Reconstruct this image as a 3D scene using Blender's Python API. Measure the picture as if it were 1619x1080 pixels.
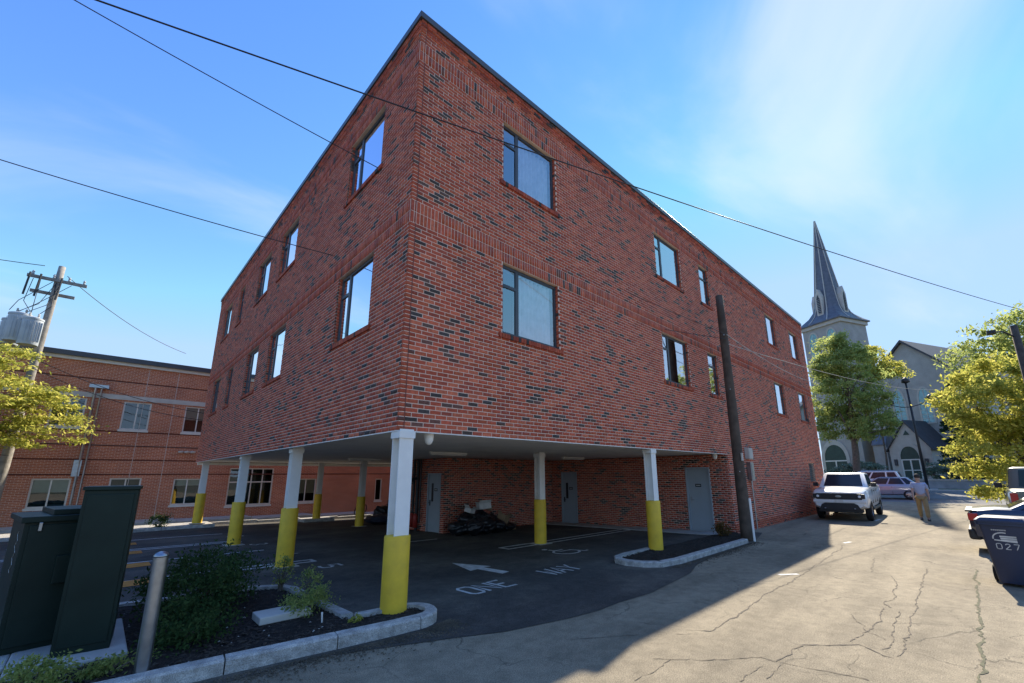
import bpy, bmesh, math, random
import numpy as np
from mathutils import Vector, Matrix

for o in list(bpy.data.objects): bpy.data.objects.remove(o)
S = bpy.context.scene
C = S.collection
R = math.radians
rnd = random.Random(7)
nrng = np.random.default_rng(7)

# ------------------------------------------------------------------ camera
W0, H0 = 1619.0, 1080.0
CAM = np.array([-2.949, -5.640, 1.828]); FPX = 680.2; PCX, PCY = 829.23, 593.98
def _axes(yaw, pitch, roll):
    yaw, pitch, roll = R(yaw), R(pitch), R(roll)
    f = np.array([math.cos(yaw)*math.cos(pitch), math.sin(yaw)*math.cos(pitch), math.sin(pitch)])
    r = np.array([math.sin(yaw), -math.cos(yaw), 0.0]); u = np.cross(r, f)
    return f, r*math.cos(roll)+u*math.sin(roll), u*math.cos(roll)-r*math.sin(roll)
CF, CR, CU = _axes(45.917, 13.041, -0.3566)
cd = bpy.data.cameras.new('camera'); cam = bpy.data.objects.new('camera', cd); C.objects.link(cam)
cd.sensor_width = 36; cd.sensor_fit = 'HORIZONTAL'; cd.lens = 36*FPX/W0
cd.shift_x = (W0/2-PCX)/W0; cd.shift_y = (PCY-H0/2)/W0
cd.clip_start = 0.05; cd.clip_end = 4000
cam.matrix_world = Matrix(((CR[0], CU[0], -CF[0], CAM[0]), (CR[1], CU[1], -CF[1], CAM[1]), (CR[2], CU[2], -CF[2], CAM[2]), (0, 0, 0, 1)))
S.camera = cam
# pixel (of the 1619x1080 photograph) to a point: on a level plane, on a plane x=const / y=const, at a depth
def ray(x, y): return CF+(x-PCX)/FPX*CR-(y-PCY)/FPX*CU
def atz(x, y, z=0.0):
    d = ray(x, y); return Vector(CAM+(z-CAM[2])/d[2]*d)
def atx(x, y, X):
    d = ray(x, y); return Vector(CAM+(X-CAM[0])/d[0]*d)
def aty(x, y, Y):
    d = ray(x, y); return Vector(CAM+(Y-CAM[1])/d[1]*d)
def atd(x, y, dep): return Vector(CAM+dep*ray(x, y))

# ------------------------------------------------------------------ world, sun, exposure
SUN_AZ, SUN_EL = 11.4, 36.8        # direction towards the sun, azimuth from +X to +Y
wd = bpy.data.worlds.new('World'); S.world = wd; wd.use_nodes = True
def build_world():
    nt = wd.node_tree; nt.nodes.clear(); N = nt.nodes.new; L = nt.links.new
    out = N('ShaderNodeOutputWorld'); bg = N('ShaderNodeBackground'); sky = N('ShaderNodeTexSky')
    sky.sky_type = 'NISHITA'; sky.sun_disc = False
    sky.sun_elevation = R(SUN_EL); sky.sun_rotation = R(90-SUN_AZ)
    sky.air_density = 1.0; sky.dust_density = 0.0; sky.ozone_density = 2.2; sky.altitude = 50
    tc = N('ShaderNodeTexCoord'); sep = N('ShaderNodeSeparateXYZ'); L(tc.outputs['Generated'], sep.inputs[0])
    mx = N('ShaderNodeMath'); mx.operation = 'MAXIMUM'; mx.inputs[1].default_value = 0.0; L(sep.outputs[2], mx.inputs[0])
    ad = N('ShaderNodeMath'); ad.operation = 'ADD'; ad.inputs[1].default_value = 0.22; L(mx.outputs[0], ad.inputs[0])
    dx = N('ShaderNodeMath'); dx.operation = 'DIVIDE'; L(sep.outputs[0], dx.inputs[0]); L(ad.outputs[0], dx.inputs[1])
    dy = N('ShaderNodeMath'); dy.operation = 'DIVIDE'; L(sep.outputs[1], dy.inputs[0]); L(ad.outputs[0], dy.inputs[1])
    cb = N('ShaderNodeCombineXYZ'); L(dx.outputs[0], cb.inputs[0]); L(dy.outputs[0], cb.inputs[1])
    mp = N('ShaderNodeMapping'); mp.inputs['Rotation'].default_value = (0, 0, R(0)); mp.inputs['Scale'].default_value = (0.5, 1.1, 1); mp.inputs['Location'].default_value = (8.95, 1.06, 0.0)
    L(cb.outputs[0], mp.inputs[0])
    n1 = N('ShaderNodeTexNoise'); n1.inputs['Scale'].default_value = 1.35; n1.inputs['Detail'].default_value = 7; n1.inputs['Roughness'].default_value = 0.52; n1.inputs['Distortion'].default_value = 0.5
    L(mp.outputs[0], n1.inputs['Vector'])
    r1 = N('ShaderNodeValToRGB'); r1.color_ramp.elements[0].position = 0.52; r1.color_ramp.elements[1].position = 0.80
    r1.color_ramp.interpolation = 'EASE'
    L(n1.outputs['Fac'], r1.inputs[0])
    mu = N('ShaderNodeMath'); mu.operation = 'MULTIPLY'; mu.inputs[1].default_value = 0.62; L(r1.outputs[0], mu.inputs[0])
    # the sky's blue, a little deeper than the raw model
    hs = N('ShaderNodeHueSaturation'); hs.inputs['Saturation'].default_value = 1.24; hs.inputs['Hue'].default_value = 0.513; hs.inputs['Value'].default_value = 1.0
    L(sky.outputs[0], hs.inputs['Color'])
    mix = N('ShaderNodeMix'); mix.data_type = 'RGBA'; L(mu.outputs[0], mix.inputs['Factor']); 
    # bright horizon air tops out at a pale blue
    dk = N('ShaderNodeMix'); dk.data_type = 'RGBA'; dk.blend_type = 'DARKEN'; dk.inputs['Factor'].default_value = 0.95; L(hs.outputs[0], dk.inputs['A']); dk.inputs['B'].default_value = (1.35, 2.0, 2.95, 1)
    L(dk.outputs['Result'], mix.inputs['A'])
    mix.inputs['B'].default_value = (2.55, 2.75, 3.15, 1)
    L(mix.outputs['Result'], bg.inputs['Color']); bg.inputs['Strength'].default_value = 0.135
    L(bg.outputs[0], out.inputs['Surface'])
build_world()
sd = bpy.data.lights.new('sun', 'SUN'); sun = bpy.data.objects.new('sun', sd); C.objects.link(sun)
sd.energy = 3.5; sd.angle = R(0.53); sd.color = (1.0, 0.90, 0.74)
_sv = Vector((math.cos(R(SUN_EL))*math.cos(R(SUN_AZ)), math.cos(R(SUN_EL))*math.sin(R(SUN_AZ)), math.sin(R(SUN_EL))))
sun.rotation_euler = _sv.to_track_quat('Z', 'Y').to_euler(); sun.location = (0, 0, 60)
S.view_settings.view_transform = 'Standard'; S.view_settings.look = 'None'
S.view_settings.exposure = 1.45; S.view_settings.gamma = 1.0; S.view_settings.use_curve_mapping = False
S.render.engine = 'CYCLES'
S.cycles.max_bounces = 8; S.cycles.transparent_max_bounces = 12; S.cycles.diffuse_bounces = 4

# ------------------------------------------------------------------ helpers
def tag(o, label=None, cat=None, group=None, kind=None):
    if label: o['label'] = label
    if cat: o['category'] = cat
    if group: o['group'] = group
    if kind: o['kind'] = kind
    return o
def link_mesh(name, me, mat=None, parent=None, smooth=False, split=None, bevel=None):
    o = bpy.data.objects.new(name, me); C.objects.link(o)
    if mat is not None:
        for m in (mat if isinstance(mat, (list, tuple)) else [mat]): me.materials.append(m)
    if smooth:
        me.polygons.foreach_set('use_smooth', [True]*len(me.polygons))
    if bevel:
        b = o.modifiers.new('bevel', 'BEVEL'); b.width = bevel; b.segments = 2; b.limit_method = 'ANGLE'; b.angle_limit = R(35)
    if split:
        e = o.modifiers.new('split', 'EDGE_SPLIT'); e.split_angle = R(split)
    if parent: o.parent = parent
    return o
def empty(name, loc=(0, 0, 0), rz=0.0):
    o = bpy.data.objects.new(name, None); C.objects.link(o); o.location = loc; o.rotation_euler = (0, 0, rz)
    o.empty_display_size = 0.2
    return o
class MB:
    """collects shapes into one mesh"""
    def __init__(s): s.v = []; s.f = []
    def add(s, vs, fs):
        b = len(s.v); s.v += [tuple(v) for v in vs]; s.f += [tuple(i+b for i in f) for f in fs]; return s
    def box(s, a, b):
        (x0, y0, z0), (x1, y1, z1) = a, b
        x0, x1 = sorted((x0, x1)); y0, y1 = sorted((y0, y1)); z0, z1 = sorted((z0, z1))
        return s.add([(x0, y0, z0), (x1, y0, z0), (x1, y1, z0), (x0, y1, z0), (x0, y0, z1), (x1, y0, z1), (x1, y1, z1), (x0, y1, z1)],
                     [(0, 3, 2, 1), (4, 5, 6, 7), (0, 1, 5, 4), (1, 2, 6, 5), (2, 3, 7, 6), (3, 0, 4, 7)])
    def prism(s, poly, d0, d1):
        """poly: list of 3-D points; extruded from +d0 to +d1 (vectors)"""
        n = len(poly); d0 = Vector(d0); d1 = Vector(d1)
        vs = [Vector(p)+d0 for p in poly]+[Vector(p)+d1 for p in poly]
        fs = [tuple(range(n-1, -1, -1)), tuple(range(n, 2*n))]+[(i, (i+1) % n, n+(i+1) % n, n+i) for i in range(n)]
        return s.add(vs, fs)
    def loft(s, rings, cap=True, closed=True):
        n = len(rings[0]); vs = [p for r in rings for p in r]; fs = []
        for k in range(len(rings)-1):
            for i in range(n if closed else n-1):
                j = (i+1) % n
                fs.append((k*n+i, k*n+j, (k+1)*n+j, (k+1)*n+i))
        if cap:
            fs.append(tuple(range(n-1, -1, -1))); fs.append(tuple((len(rings)-1)*n+i for i in range(n)))
        return s.add(vs, fs)
    def tube(s, pts, rad, n=8, cap=True):
        pts = [Vector(p) for p in pts]
        if not isinstance(rad, (list, tuple)): rad = [rad]*len(pts)
        rings = []; up = None
        for i, p in enumerate(pts):
            t = (pts[min(i+1, len(pts)-1)]-pts[max(i-1, 0)]).normalized()
            if up is None:
                up = Vector((0, 0, 1)) if abs(t.z) < 0.9 else Vector((1, 0, 0))
            a = t.cross(up)
            if a.length < 1e-5: a = t.orthogonal()
            a.normalize(); b = a.cross(t).normalized(); up = b
            rings.append([p+(a*math.cos(2*math.pi*k/n)+b*math.sin(2*math.pi*k/n))*rad[i] for k in range(n)])
        return s.loft(rings, cap)
    def lathe(s, prof, n=16, c=(0, 0, 0), cap=True):
        rings = [[(c[0]+r*math.cos(2*math.pi*k/n), c[1]+r*math.sin(2*math.pi*k/n), c[2]+z) for k in range(n)] for r, z in prof]
        return s.loft(rings, cap)
    def ribbon(s, pts, w, z=None):
        """flat strip along a ground polyline"""
        pts = [Vector(p) for p in pts]; L = []; Rr = []
        for i, p in enumerate(pts):
            t = pts[min(i+1, len(pts)-1)]-pts[max(i-1, 0)]; t.z = 0; t.normalize(); nrm = Vector((-t.y, t.x, 0))
            ww = w[i] if isinstance(w, (list, tuple)) else w
            L.append(p+nrm*ww/2); Rr.append(p-nrm*ww/2)
        n = len(pts)
        return s.add(L+Rr, [(i, n+i, n+i+1, i+1) for i in range(n-1)])
    def mesh(s, name):
        me = bpy.data.meshes.new(name); me.from_pydata(s.v, [], s.f); me.update(); return me
    def build(s, name, mat=None, parent=None, **k): return link_mesh(name, s.mesh(name), mat, parent, **k)
def M4(loc, rz=0.0): return Matrix.Translation(Vector(loc)) @ Matrix.Rotation(rz, 4, 'Z')
def copy_tree(o, parent=None):
    c = o.copy(); C.objects.link(c); c.parent = parent
    for ch in o.children: copy_tree(ch, c)
    return c

# ------------------------------------------------------------------ materials
def newmat(name):
    m = bpy.data.materials.new(name); m.use_nodes = True; nt = m.node_tree
    return m, nt, nt.nodes['Principled BSDF'], nt.nodes.new, nt.links.new
def rgba(c): return (c[0], c[1], c[2], 1.0)
def pmat(name, col, rough=0.6, var=0.12, scale=6.0, bump=0.0, bscale=60.0, metal=0.0, spec=0.5, col2=None, detail=5.0, coat=0.0, fine=0.0, fscale=200.0):
    m, nt, bs, N, L = newmat(name)
    tc = N('ShaderNodeTexCoord'); nz = N('ShaderNodeTexNoise'); nz.inputs['Scale'].default_value = scale; nz.inputs['Detail'].default_value = detail
    L(tc.outputs['Object'], nz.inputs['Vector'])
    rp = N('ShaderNodeValToRGB'); c2 = col2 or [min(1, c*(1+var)) for c in col]; c1 = [c*(1-var) for c in col] if not col2 else col
    rp.color_ramp.elements[0].color = rgba(c1); rp.color_ramp.elements[1].color = rgba(c2)
    rp.color_ramp.elements[0].position = 0.32; rp.color_ramp.elements[1].position = 0.68
    L(nz.outputs['Fac'], rp.inputs[0]); src = rp.outputs[0]
    if fine:
        nf = N('ShaderNodeTexNoise'); nf.inputs['Scale'].default_value = fscale; nf.inputs['Detail'].default_value = 2; L(tc.outputs['Object'], nf.inputs['Vector'])
        mr = N('ShaderNodeMapRange'); mr.inputs[1].default_value = 0.3; mr.inputs[2].default_value = 0.7; mr.inputs[3].default_value = 1-fine; mr.inputs[4].default_value = 1+fine
        L(nf.outputs['Fac'], mr.inputs[0])
        mm = N('ShaderNodeMix'); mm.data_type = 'RGBA'; mm.blend_type = 'MULTIPLY'; mm.inputs['Factor'].default_value = 1
        L(src, mm.inputs['A']); L(mr.outputs[0], mm.inputs['B']); src = mm.outputs['Result']
    L(src, bs.inputs['Base Color'])
    bs.inputs['Roughness'].default_value = rough; bs.inputs['Metallic'].default_value = metal
    bs.inputs['Specular IOR Level'].default_value = spec
    if coat: bs.inputs['Coat Weight'].default_value = coat; bs.inputs['Coat Roughness'].default_value = 0.05
    if bump:
        nb = N('ShaderNodeTexNoise'); nb.inputs['Scale'].default_value = bscale; nb.inputs['Detail'].default_value = 4; L(tc.outputs['Object'], nb.inputs['Vector'])
        bp = N('ShaderNodeBump'); bp.inputs['Strength'].default_value = bump; bp.inputs['Distance'].default_value = 0.02
        L(nb.outputs['Fac'], bp.inputs['Height']); L(bp.outputs[0], bs.inputs['Normal'])
    return m
def brick_attr_mat(name, from_object):
    m, nt, bs, N, L = newmat(name)
    tc = N('ShaderNodeTexCoord'); geo = N('ShaderNodeNewGeometry'); nz = N('ShaderNodeTexNoise'); nz.inputs['Scale'].default_value = 22; nz.inputs['Detail'].default_value = 6
    L(geo.outputs['Position'], nz.inputs['Vector'])
    if from_object: a = N('ShaderNodeObjectInfo'); col = a.outputs['Color']
    else: a = N('ShaderNodeAttribute'); a.attribute_name = 'Col'; col = a.outputs['Color']
    mr = N('ShaderNodeMapRange'); mr.inputs[1].default_value = 0.3; mr.inputs[2].default_value = 0.7; mr.inputs[3].default_value = 0.74; mr.inputs[4].default_value = 1.22
    L(nz.outputs['Fac'], mr.inputs[0])
    mm = N('ShaderNodeMix'); mm.data_type = 'RGBA'; mm.blend_type = 'MULTIPLY'; mm.inputs['Factor'].default_value = 1
    L(col, mm.inputs['A']); L(mr.outputs[0], mm.inputs['B']); L(mm.outputs['Result'], bs.inputs['Base Color'])
    bs.inputs['Roughness'].default_value = 0.82; bs.inputs['Specular IOR Level'].default_value = 0.3
    nb = N('ShaderNodeTexNoise'); nb.inputs['Scale'].default_value = 180; L(geo.outputs['Position'], nb.inputs['Vector'])
    bp = N('ShaderNodeBump'); bp.inputs['Strength'].default_value = 0.35; bp.inputs['Distance'].default_value = 0.004
    L(nb.outputs['Fac'], bp.inputs['Height']); L(bp.outputs[0], bs.inputs['Normal'])
    return m
def glass_mat(name, tint=(0.75, 0.82, 0.85), refl=0.5, refl_col=(0.95, 0.97, 1.0)):
    m = bpy.data.materials.new(name); m.use_nodes = True; nt = m.node_tree; nt.nodes.clear(); N = nt.nodes.new; L = nt.links.new
    out = N('ShaderNodeOutputMaterial'); gl = N('ShaderNodeBsdfGlossy'); gl.inputs['Roughness'].default_value = 0.01; gl.inputs['Color'].default_value = rgba(refl_col)
    tr = N('ShaderNodeBsdfTransparent'); tr.inputs['Color'].default_value = rgba(tint)
    lw = N('ShaderNodeFresnel'); lw.inputs['IOR'].default_value = 1.5
    ad = N('ShaderNodeMath'); ad.operation = 'ADD'; ad.use_clamp = True; ad.inputs[1].default_value = refl; L(lw.outputs[0], ad.inputs[0])
    mx = N('ShaderNodeMixShader'); L(ad.outputs[0], mx.inputs[0]); L(tr.outputs[0], mx.inputs[1]); L(gl.outputs[0], mx.inputs[2])
    # faint waviness of the sheet
    tc = N('ShaderNodeTexCoord'); nz = N('ShaderNodeTexNoise'); nz.inputs['Scale'].default_value = 1.3; L(tc.outputs['Object'], nz.inputs['Vector'])
    bp = N('ShaderNodeBump'); bp.inputs['Strength'].default_value = 0.04; bp.inputs['Distance'].default_value = 0.05; L(nz.outputs['Fac'], bp.inputs['Height']); L(bp.outputs[0], gl.inputs['Normal'])
    L(mx.outputs[0], out.inputs['Surface']); return m
def leaf_mat(name, c1, c2, trans=0.45):
    m = bpy.data.materials.new(name); m.use_nodes = True; nt = m.node_tree; nt.nodes.clear(); N = nt.nodes.new; L = nt.links.new
    out = N('ShaderNodeOutputMaterial'); df = N('ShaderNodeBsdfDiffuse'); tr = N('ShaderNodeBsdfTranslucent'); mx = N('ShaderNodeMixShader'); mx.inputs[0].default_value = trans
    geo = N('ShaderNodeNewGeometry'); rp = N('ShaderNodeValToRGB'); rp.color_ramp.elements[0].color = rgba(c1); rp.color_ramp.elements[1].color = rgba(c2)
    L(geo.outputs['Random Per Island'], rp.inputs[0]); L(rp.outputs[0], df.inputs[0])
    hs = N('ShaderNodeHueSaturation'); hs.inputs['Value'].default_value = 1.6; hs.inputs['Hue'].default_value = 0.485; L(rp.outputs[0], hs.inputs['Color']); L(hs.outputs[0], tr.inputs[0])
    L(df.outputs[0], mx.inputs[1]); L(tr.outputs[0], mx.inputs[2]); L(mx.outputs[0], out.inputs[0]); return m
def ground_mat(name, base, patch, speck=0.25, crack=0.0, rough=0.9, pscale=0.35, bump=0.35):
    m, nt, bs, N, L = newmat(name)
    tc = N('ShaderNodeTexCoord'); P = tc.outputs['Object']
    n1 = N('ShaderNodeTexNoise'); n1.inputs['Scale'].default_value = pscale; n1.inputs['Detail'].default_value = 8; n1.inputs['Roughness'].default_value = 0.62; L(P, n1.inputs['Vector'])
    rp = N('ShaderNodeValToRGB'); rp.color_ramp.elements[0].color = rgba(patch); rp.color_ramp.elements[1].color = rgba(base); rp.color_ramp.elements[0].position = 0.30; rp.color_ramp.elements[1].position = 0.56; L(n1.outputs['Fac'], rp.inputs[0])
    n2 = N('ShaderNodeTexNoise'); n2.inputs['Scale'].default_value = 85; n2.inputs['Detail'].default_value = 3; L(P, n2.inputs['Vector'])
    mr = N('ShaderNodeMapRange'); mr.inputs[1].default_value = 0.36; mr.inputs[2].default_value = 0.64; mr.inputs[3].default_value = 1-speck; mr.inputs[4].default_value = 1+speck; L(n2.outputs['Fac'], mr.inputs[0])
    n3 = N('ShaderNodeTexNoise'); n3.inputs['Scale'].default_value = 5.5; n3.inputs['Detail'].default_value = 9; n3.inputs['Roughness'].default_value = 0.75; L(P, n3.inputs['Vector'])
    m3 = N('ShaderNodeMapRange'); m3.inputs[1].default_value = 0.34; m3.inputs[2].default_value = 0.66; m3.inputs[3].default_value = 1-speck*0.7; m3.inputs[4].default_value = 1+speck*0.7; L(n3.outputs['Fac'], m3.inputs[0])
    nst = N('ShaderNodeMapping'); nst.inputs['Scale'].default_value = (0.25, 2.2, 1); L(P, nst.inputs[0])
    n4 = N('ShaderNodeTexNoise'); n4.inputs['Scale'].default_value = 0.9; n4.inputs['Detail'].default_value = 6; L(nst.outputs[0], n4.inputs['Vector'])
    m4 = N('ShaderNodeMapRange'); m4.inputs[1].default_value = 0.35; m4.inputs[2].default_value = 0.65; m4.inputs[3].default_value = 0.86; m4.inputs[4].default_value = 1.1; L(n4.outputs['Fac'], m4.inputs[0])
    q1 = N('ShaderNodeMath'); q1.operation = 'MULTIPLY'; L(mr.outputs[0], q1.inputs[0]); L(m3.outputs[0], q1.inputs[1])
    q2 = N('ShaderNodeMath'); q2.operation = 'MULTIPLY'; L(q1.outputs[0], q2.inputs[0]); L(m4.outputs[0], q2.inputs[1])
    mm = N('ShaderNodeMix'); mm.data_type = 'RGBA'; mm.blend_type = 'MULTIPLY'; mm.inputs['Factor'].default_value = 1; L(rp.outputs[0], mm.inputs['A']); L(q2.outputs[0], mm.inputs['B'])
    src = mm.outputs['Result']; hgt = n2.outputs['Fac']
    if crack:
        nd = N('ShaderNodeTexNoise'); nd.inputs['Scale'].default_value = 1.4; nd.inputs['Detail'].default_value = 5; L(P, nd.inputs['Vector'])
        va = N('ShaderNodeVectorMath'); va.operation = 'MULTIPLY_ADD'; va.inputs[1].default_value = (0.9, 0.9, 0); L(nd.outputs['Color'], va.inputs[0]); L(P, va.inputs[2])
        vo = N('ShaderNodeTexVoronoi'); vo.feature = 'DISTANCE_TO_EDGE'; vo.inputs['Scale'].default_value = 0.8; L(va.outputs[0], vo.inputs['Vector'])
        lt = N('ShaderNodeMapRange'); lt.inputs[1].default_value = 0.0; lt.inputs[2].default_value = 0.009; lt.inputs[3].default_value = 1.0; lt.inputs[4].default_value = 0.0; L(vo.outputs['Distance'], lt.inputs[0])
        nm = N('ShaderNodeTexNoise'); nm.inputs['Scale'].default_value = 0.5; L(P, nm.inputs['Vector'])
        mk = N('ShaderNodeMapRange'); mk.inputs[1].default_value = 0.46; mk.inputs[2].default_value = 0.62; L(nm.outputs['Fac'], mk.inputs[0])
        mu = N('ShaderNodeMath'); mu.operation = 'MULTIPLY'; L(lt.outputs[0], mu.inputs[0]); L(mk.outputs[0], mu.inputs[1])
        m2 = N('ShaderNodeMath'); m2.operation = 'MULTIPLY'; m2.inputs[1].default_value = crack; L(mu.outputs[0], m2.inputs[0])
        mc = N('ShaderNodeMix'); mc.data_type = 'RGBA'; mc.inputs['B'].default_value = (0.03, 0.028, 0.024, 1); L(m2.outputs[0], mc.inputs['Factor']); L(src, mc.inputs['A']); src = mc.outputs['Result']
        sb = N('ShaderNodeMath'); sb.operation = 'SUBTRACT'; L(hgt, sb.inputs[0]); L(m2.outputs[0], sb.inputs[1]); hgt = sb.outputs[0]
    L(src, bs.inputs['Base Color']); bs.inputs['Roughness'].default_value = rough; bs.inputs['Specular IOR Level'].default_value = 0.25
    bp = N('ShaderNodeBump'); bp.inputs['Strength'].default_value = bump; bp.inputs['Distance'].default_value = 0.012; L(hgt, bp.inputs['Height']); L(bp.outputs[0], bs.inputs['Normal'])
    return m
def brick_tex_mat(name, c1, c2, mortar, flip=False):
    """far brickwork: bricks too small to pick apart"""
    m, nt, bs, N, L = newmat(name)
    tc = N('ShaderNodeTexCoord'); sp = N('ShaderNodeSeparateXYZ'); L(tc.outputs['Object'], sp.inputs[0])
    ad = N('ShaderNodeMath'); ad.operation = 'ADD'; L(sp.outputs[0], ad.inputs[0]); L(sp.outputs[1], ad.inputs[1])
    cb = N('ShaderNodeCombineXYZ'); L(ad.outputs[0], cb.inputs[0]); L(sp.outputs[2], cb.inputs[1])
    bt = N('ShaderNodeTexBrick'); bt.inputs['Scale'].default_value = 1.0; bt.inputs['Brick Width'].default_value = 0.2032; bt.inputs['Row Height'].default_value = 0.0677; bt.inputs['Mortar Size'].default_value = 0.005
    bt.inputs['Mortar Smooth'].default_value = 0.1; bt.inputs['Bias'].default_value = -0.1
    bt.inputs['Color1'].default_value = rgba(c1); bt.inputs['Color2'].default_value = rgba(c2); bt.inputs['Mortar'].default_value = rgba(mortar)
    L(cb.outputs[0], bt.inputs['Vector'])
    nz = N('ShaderNodeTexNoise'); nz.inputs['Scale'].default_value = 0.7; nz.inputs['Detail'].default_value = 6; L(tc.outputs['Object'], nz.inputs['Vector'])
    mr = N('ShaderNodeMapRange'); mr.inputs[1].default_value = 0.3; mr.inputs[2].default_value = 0.7; mr.inputs[3].default_value = 0.82; mr.inputs[4].default_value = 1.15; L(nz.outputs['Fac'], mr.inputs[0])
    mm = N('ShaderNodeMix'); mm.data_type = 'RGBA'; mm.blend_type = 'MULTIPLY'; mm.inputs['Factor'].default_value = 1; L(bt.outputs['Color'], mm.inputs['A']); L(mr.outputs[0], mm.inputs['B'])
    L(mm.outputs['Result'], bs.inputs['Base Color']); bs.inputs['Roughness'].default_value = 0.85; bs.inputs['Specular IOR Level'].default_value = 0.25
    bp = N('ShaderNodeBump'); bp.inputs['Strength'].default_value = 0.5; bp.inputs['Distance'].default_value = 0.006; bp.invert = True; L(bt.outputs['Fac'], bp.inputs['Height']); L(bp.outputs[0], bs.inputs['Normal'])
    return m

MT = {}
MT['brick'] = brick_attr_mat('brick_clay', False); MT['brick_obj'] = brick_attr_mat('brick_clay_single', True)
MT['mortar'] = pmat('mortar', (0.74, 0.56, 0.45), 0.9, 0.12, 9, 0.3, 120)
MT['sealant'] = pmat('sealant', (0.16, 0.045, 0.03), 0.7)
MT['coping'] = pmat('coping_metal', (0.055, 0.06, 0.068), 0.4, 0.1, 3)
MT['winframe'] = pmat('window_frame_metal', (0.045, 0.05, 0.058), 0.45, 0.1, 3)
MT['glass'] = glass_mat('window_glass', (0.62, 0.72, 0.78), 0.48)
MT['glass_curtain'] = glass_mat('window_glass_curtain', (0.85, 0.88, 0.92), 0.26)
MT['glass_far'] = glass_mat('window_glass_far', (0.6, 0.7, 0.68), 0.07)
MT['carglass'] = glass_mat('car_glass', (0.16, 0.2, 0.22), 0.12)
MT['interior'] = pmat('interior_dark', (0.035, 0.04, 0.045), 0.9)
MT['curtain'] = pmat('curtain_white', (0.82, 0.82, 0.84), 0.9)
MT['white'] = pmat('white_paint', (0.80, 0.78, 0.73), 0.5, 0.05, 4, 0.05, 40)
MT['soffit'] = pmat('soffit_panel', (0.86, 0.84, 0.78), 0.75, 0.06, 1.5, 0.06, 30)
MT['yellow'] = pmat('yellow_paint', (0.82, 0.53, 0.03), 0.6, 0.1, 5, 0.15, 25, col2=(0.66, 0.42, 0.03))
MT['door'] = pmat('door_grey', (0.34, 0.38, 0.41), 0.5, 0.05, 2)
MT['black'] = pmat('black_plastic', (0.018, 0.018, 0.02), 0.5)
MT['steel'] = pmat('galvanised_steel', (0.36, 0.38, 0.40), 0.32, 0.15, 9, 0.05, 30, metal=0.95)
MT['cabinet'] = pmat('cabinet_green', (0.010, 0.022, 0.016), 0.5, 0.22, 2.5, 0.05, 20, spec=0.25)
MT['concrete'] = pmat('concrete', (0.42, 0.41, 0.38), 0.9, 0.12, 3, 0.25, 60, fine=0.12)
MT['granite'] = pmat('granite', (0.40, 0.38, 0.345), 0.8, 0.3, 9, 0.9, 28, fine=0.35, fscale=110)
MT['wood'] = pmat('pole_wood', (0.085, 0.062, 0.045), 0.9, 0.3, 5, 0.5, 30)
MT['wood_grey'] = pmat('pole_wood_grey', (0.27, 0.25, 0.22), 0.9, 0.25, 5, 0.4, 30)
MT['rubber'] = pmat('tyre_rubber', (0.014, 0.014, 0.015), 0.85)
MT['rim'] = pmat('alloy_rim', (0.45, 0.46, 0.48), 0.3, 0.05, 4, metal=0.8)
MT['paintwhite'] = pmat('road_paint', (0.66, 0.66, 0.63), 0.8, 0.2, 8, col2=(0.42, 0.42, 0.40))
MT['paintorange'] = pmat('road_paint_orange', (0.50, 0.20, 0.025), 0.8, 0.2, 6)
MT['cable'] = pmat('cable_black', (0.016, 0.016, 0.018), 0.55)
MT['asphalt_lot'] = ground_mat('asphalt_lot', (0.064, 0.059, 0.052), (0.145, 0.128, 0.102), 0.32, 0.0, 0.88, 0.45)
MT['asphalt_alley'] = ground_mat('asphalt_alley', (0.262, 0.222, 0.155), (0.165, 0.14, 0.10), 0.3, 0.6, 0.92, 0.42)
MT['asphalt_street'] = ground_mat('asphalt_street', (0.17, 0.165, 0.155), (0.12, 0.118, 0.112), 0.22, 0.4, 0.92, 0.3)
MT['grit'] = ground_mat('grit_soil', (0.12, 0.098, 0.068), (0.06, 0.05, 0.036), 0.4, 0, 0.95, 2.5)
MT['earth'] = ground_mat('far_ground', (0.11, 0.105, 0.085), (0.075, 0.085, 0.05), 0.2, 0, 0.95, 0.05)
MT['grass'] = ground_mat('lawn', (0.085, 0.12, 0.03), (0.055, 0.09, 0.022), 0.5, 0, 0.95, 0.8)
MT['mulch'] = ground_mat('mulch_soil', (0.026, 0.020, 0.016), (0.014, 0.011, 0.009), 0.6, 0, 0.95, 3.0, 0.9)

# ------------------------------------------------------------------ the ground
HS = 2.463                                     # soffit height of the overhang
def g(x, y):
    z = 0.0
    if y > 0:
        yy = min(y, 24.0); z -= 0.010*yy+0.0013*min(max(x, 0.0), 14.0)*yy
    if x > 33: z += 0.35*min((x-33)/13.0, 1.0)
    return z
def sheet(name, xs, ys, dz, mat, inside=None, kind='structure'):
    vs = [(x, y, g(x, y)+dz) for y in ys for x in xs]; n = len(xs); fs = []
    for j in range(len(ys)-1):
        for i in range(n-1):
            if inside is None or inside((xs[i]+xs[i+1])/2, (ys[j]+ys[j+1])/2): fs.append((j*n+i, j*n+i+1, (j+1)*n+i+1, (j+1)*n+i))
    me = bpy.data.meshes.new(name); me.from_pydata(vs, [], fs); me.update()
    return tag(link_mesh(name, me, mat, smooth=True), kind=kind)
def lin(a, b, s): n = max(1, int(round((b-a)/s))); return [a+(b-a)*i/n for i in range(n+1)]
sheet('ground', [-1500, -400, -120]+lin(-60, 70, 5)+[120, 400, 1500], [-1500, -400, -120]+lin(-60, 60, 5)+[120, 400, 1500], -0.09, MT['earth'])
sheet('alley', lin(-30, 34, 1.0), lin(-24, 0.0, 1.0), 0.0, MT['asphalt_alley'])
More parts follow.
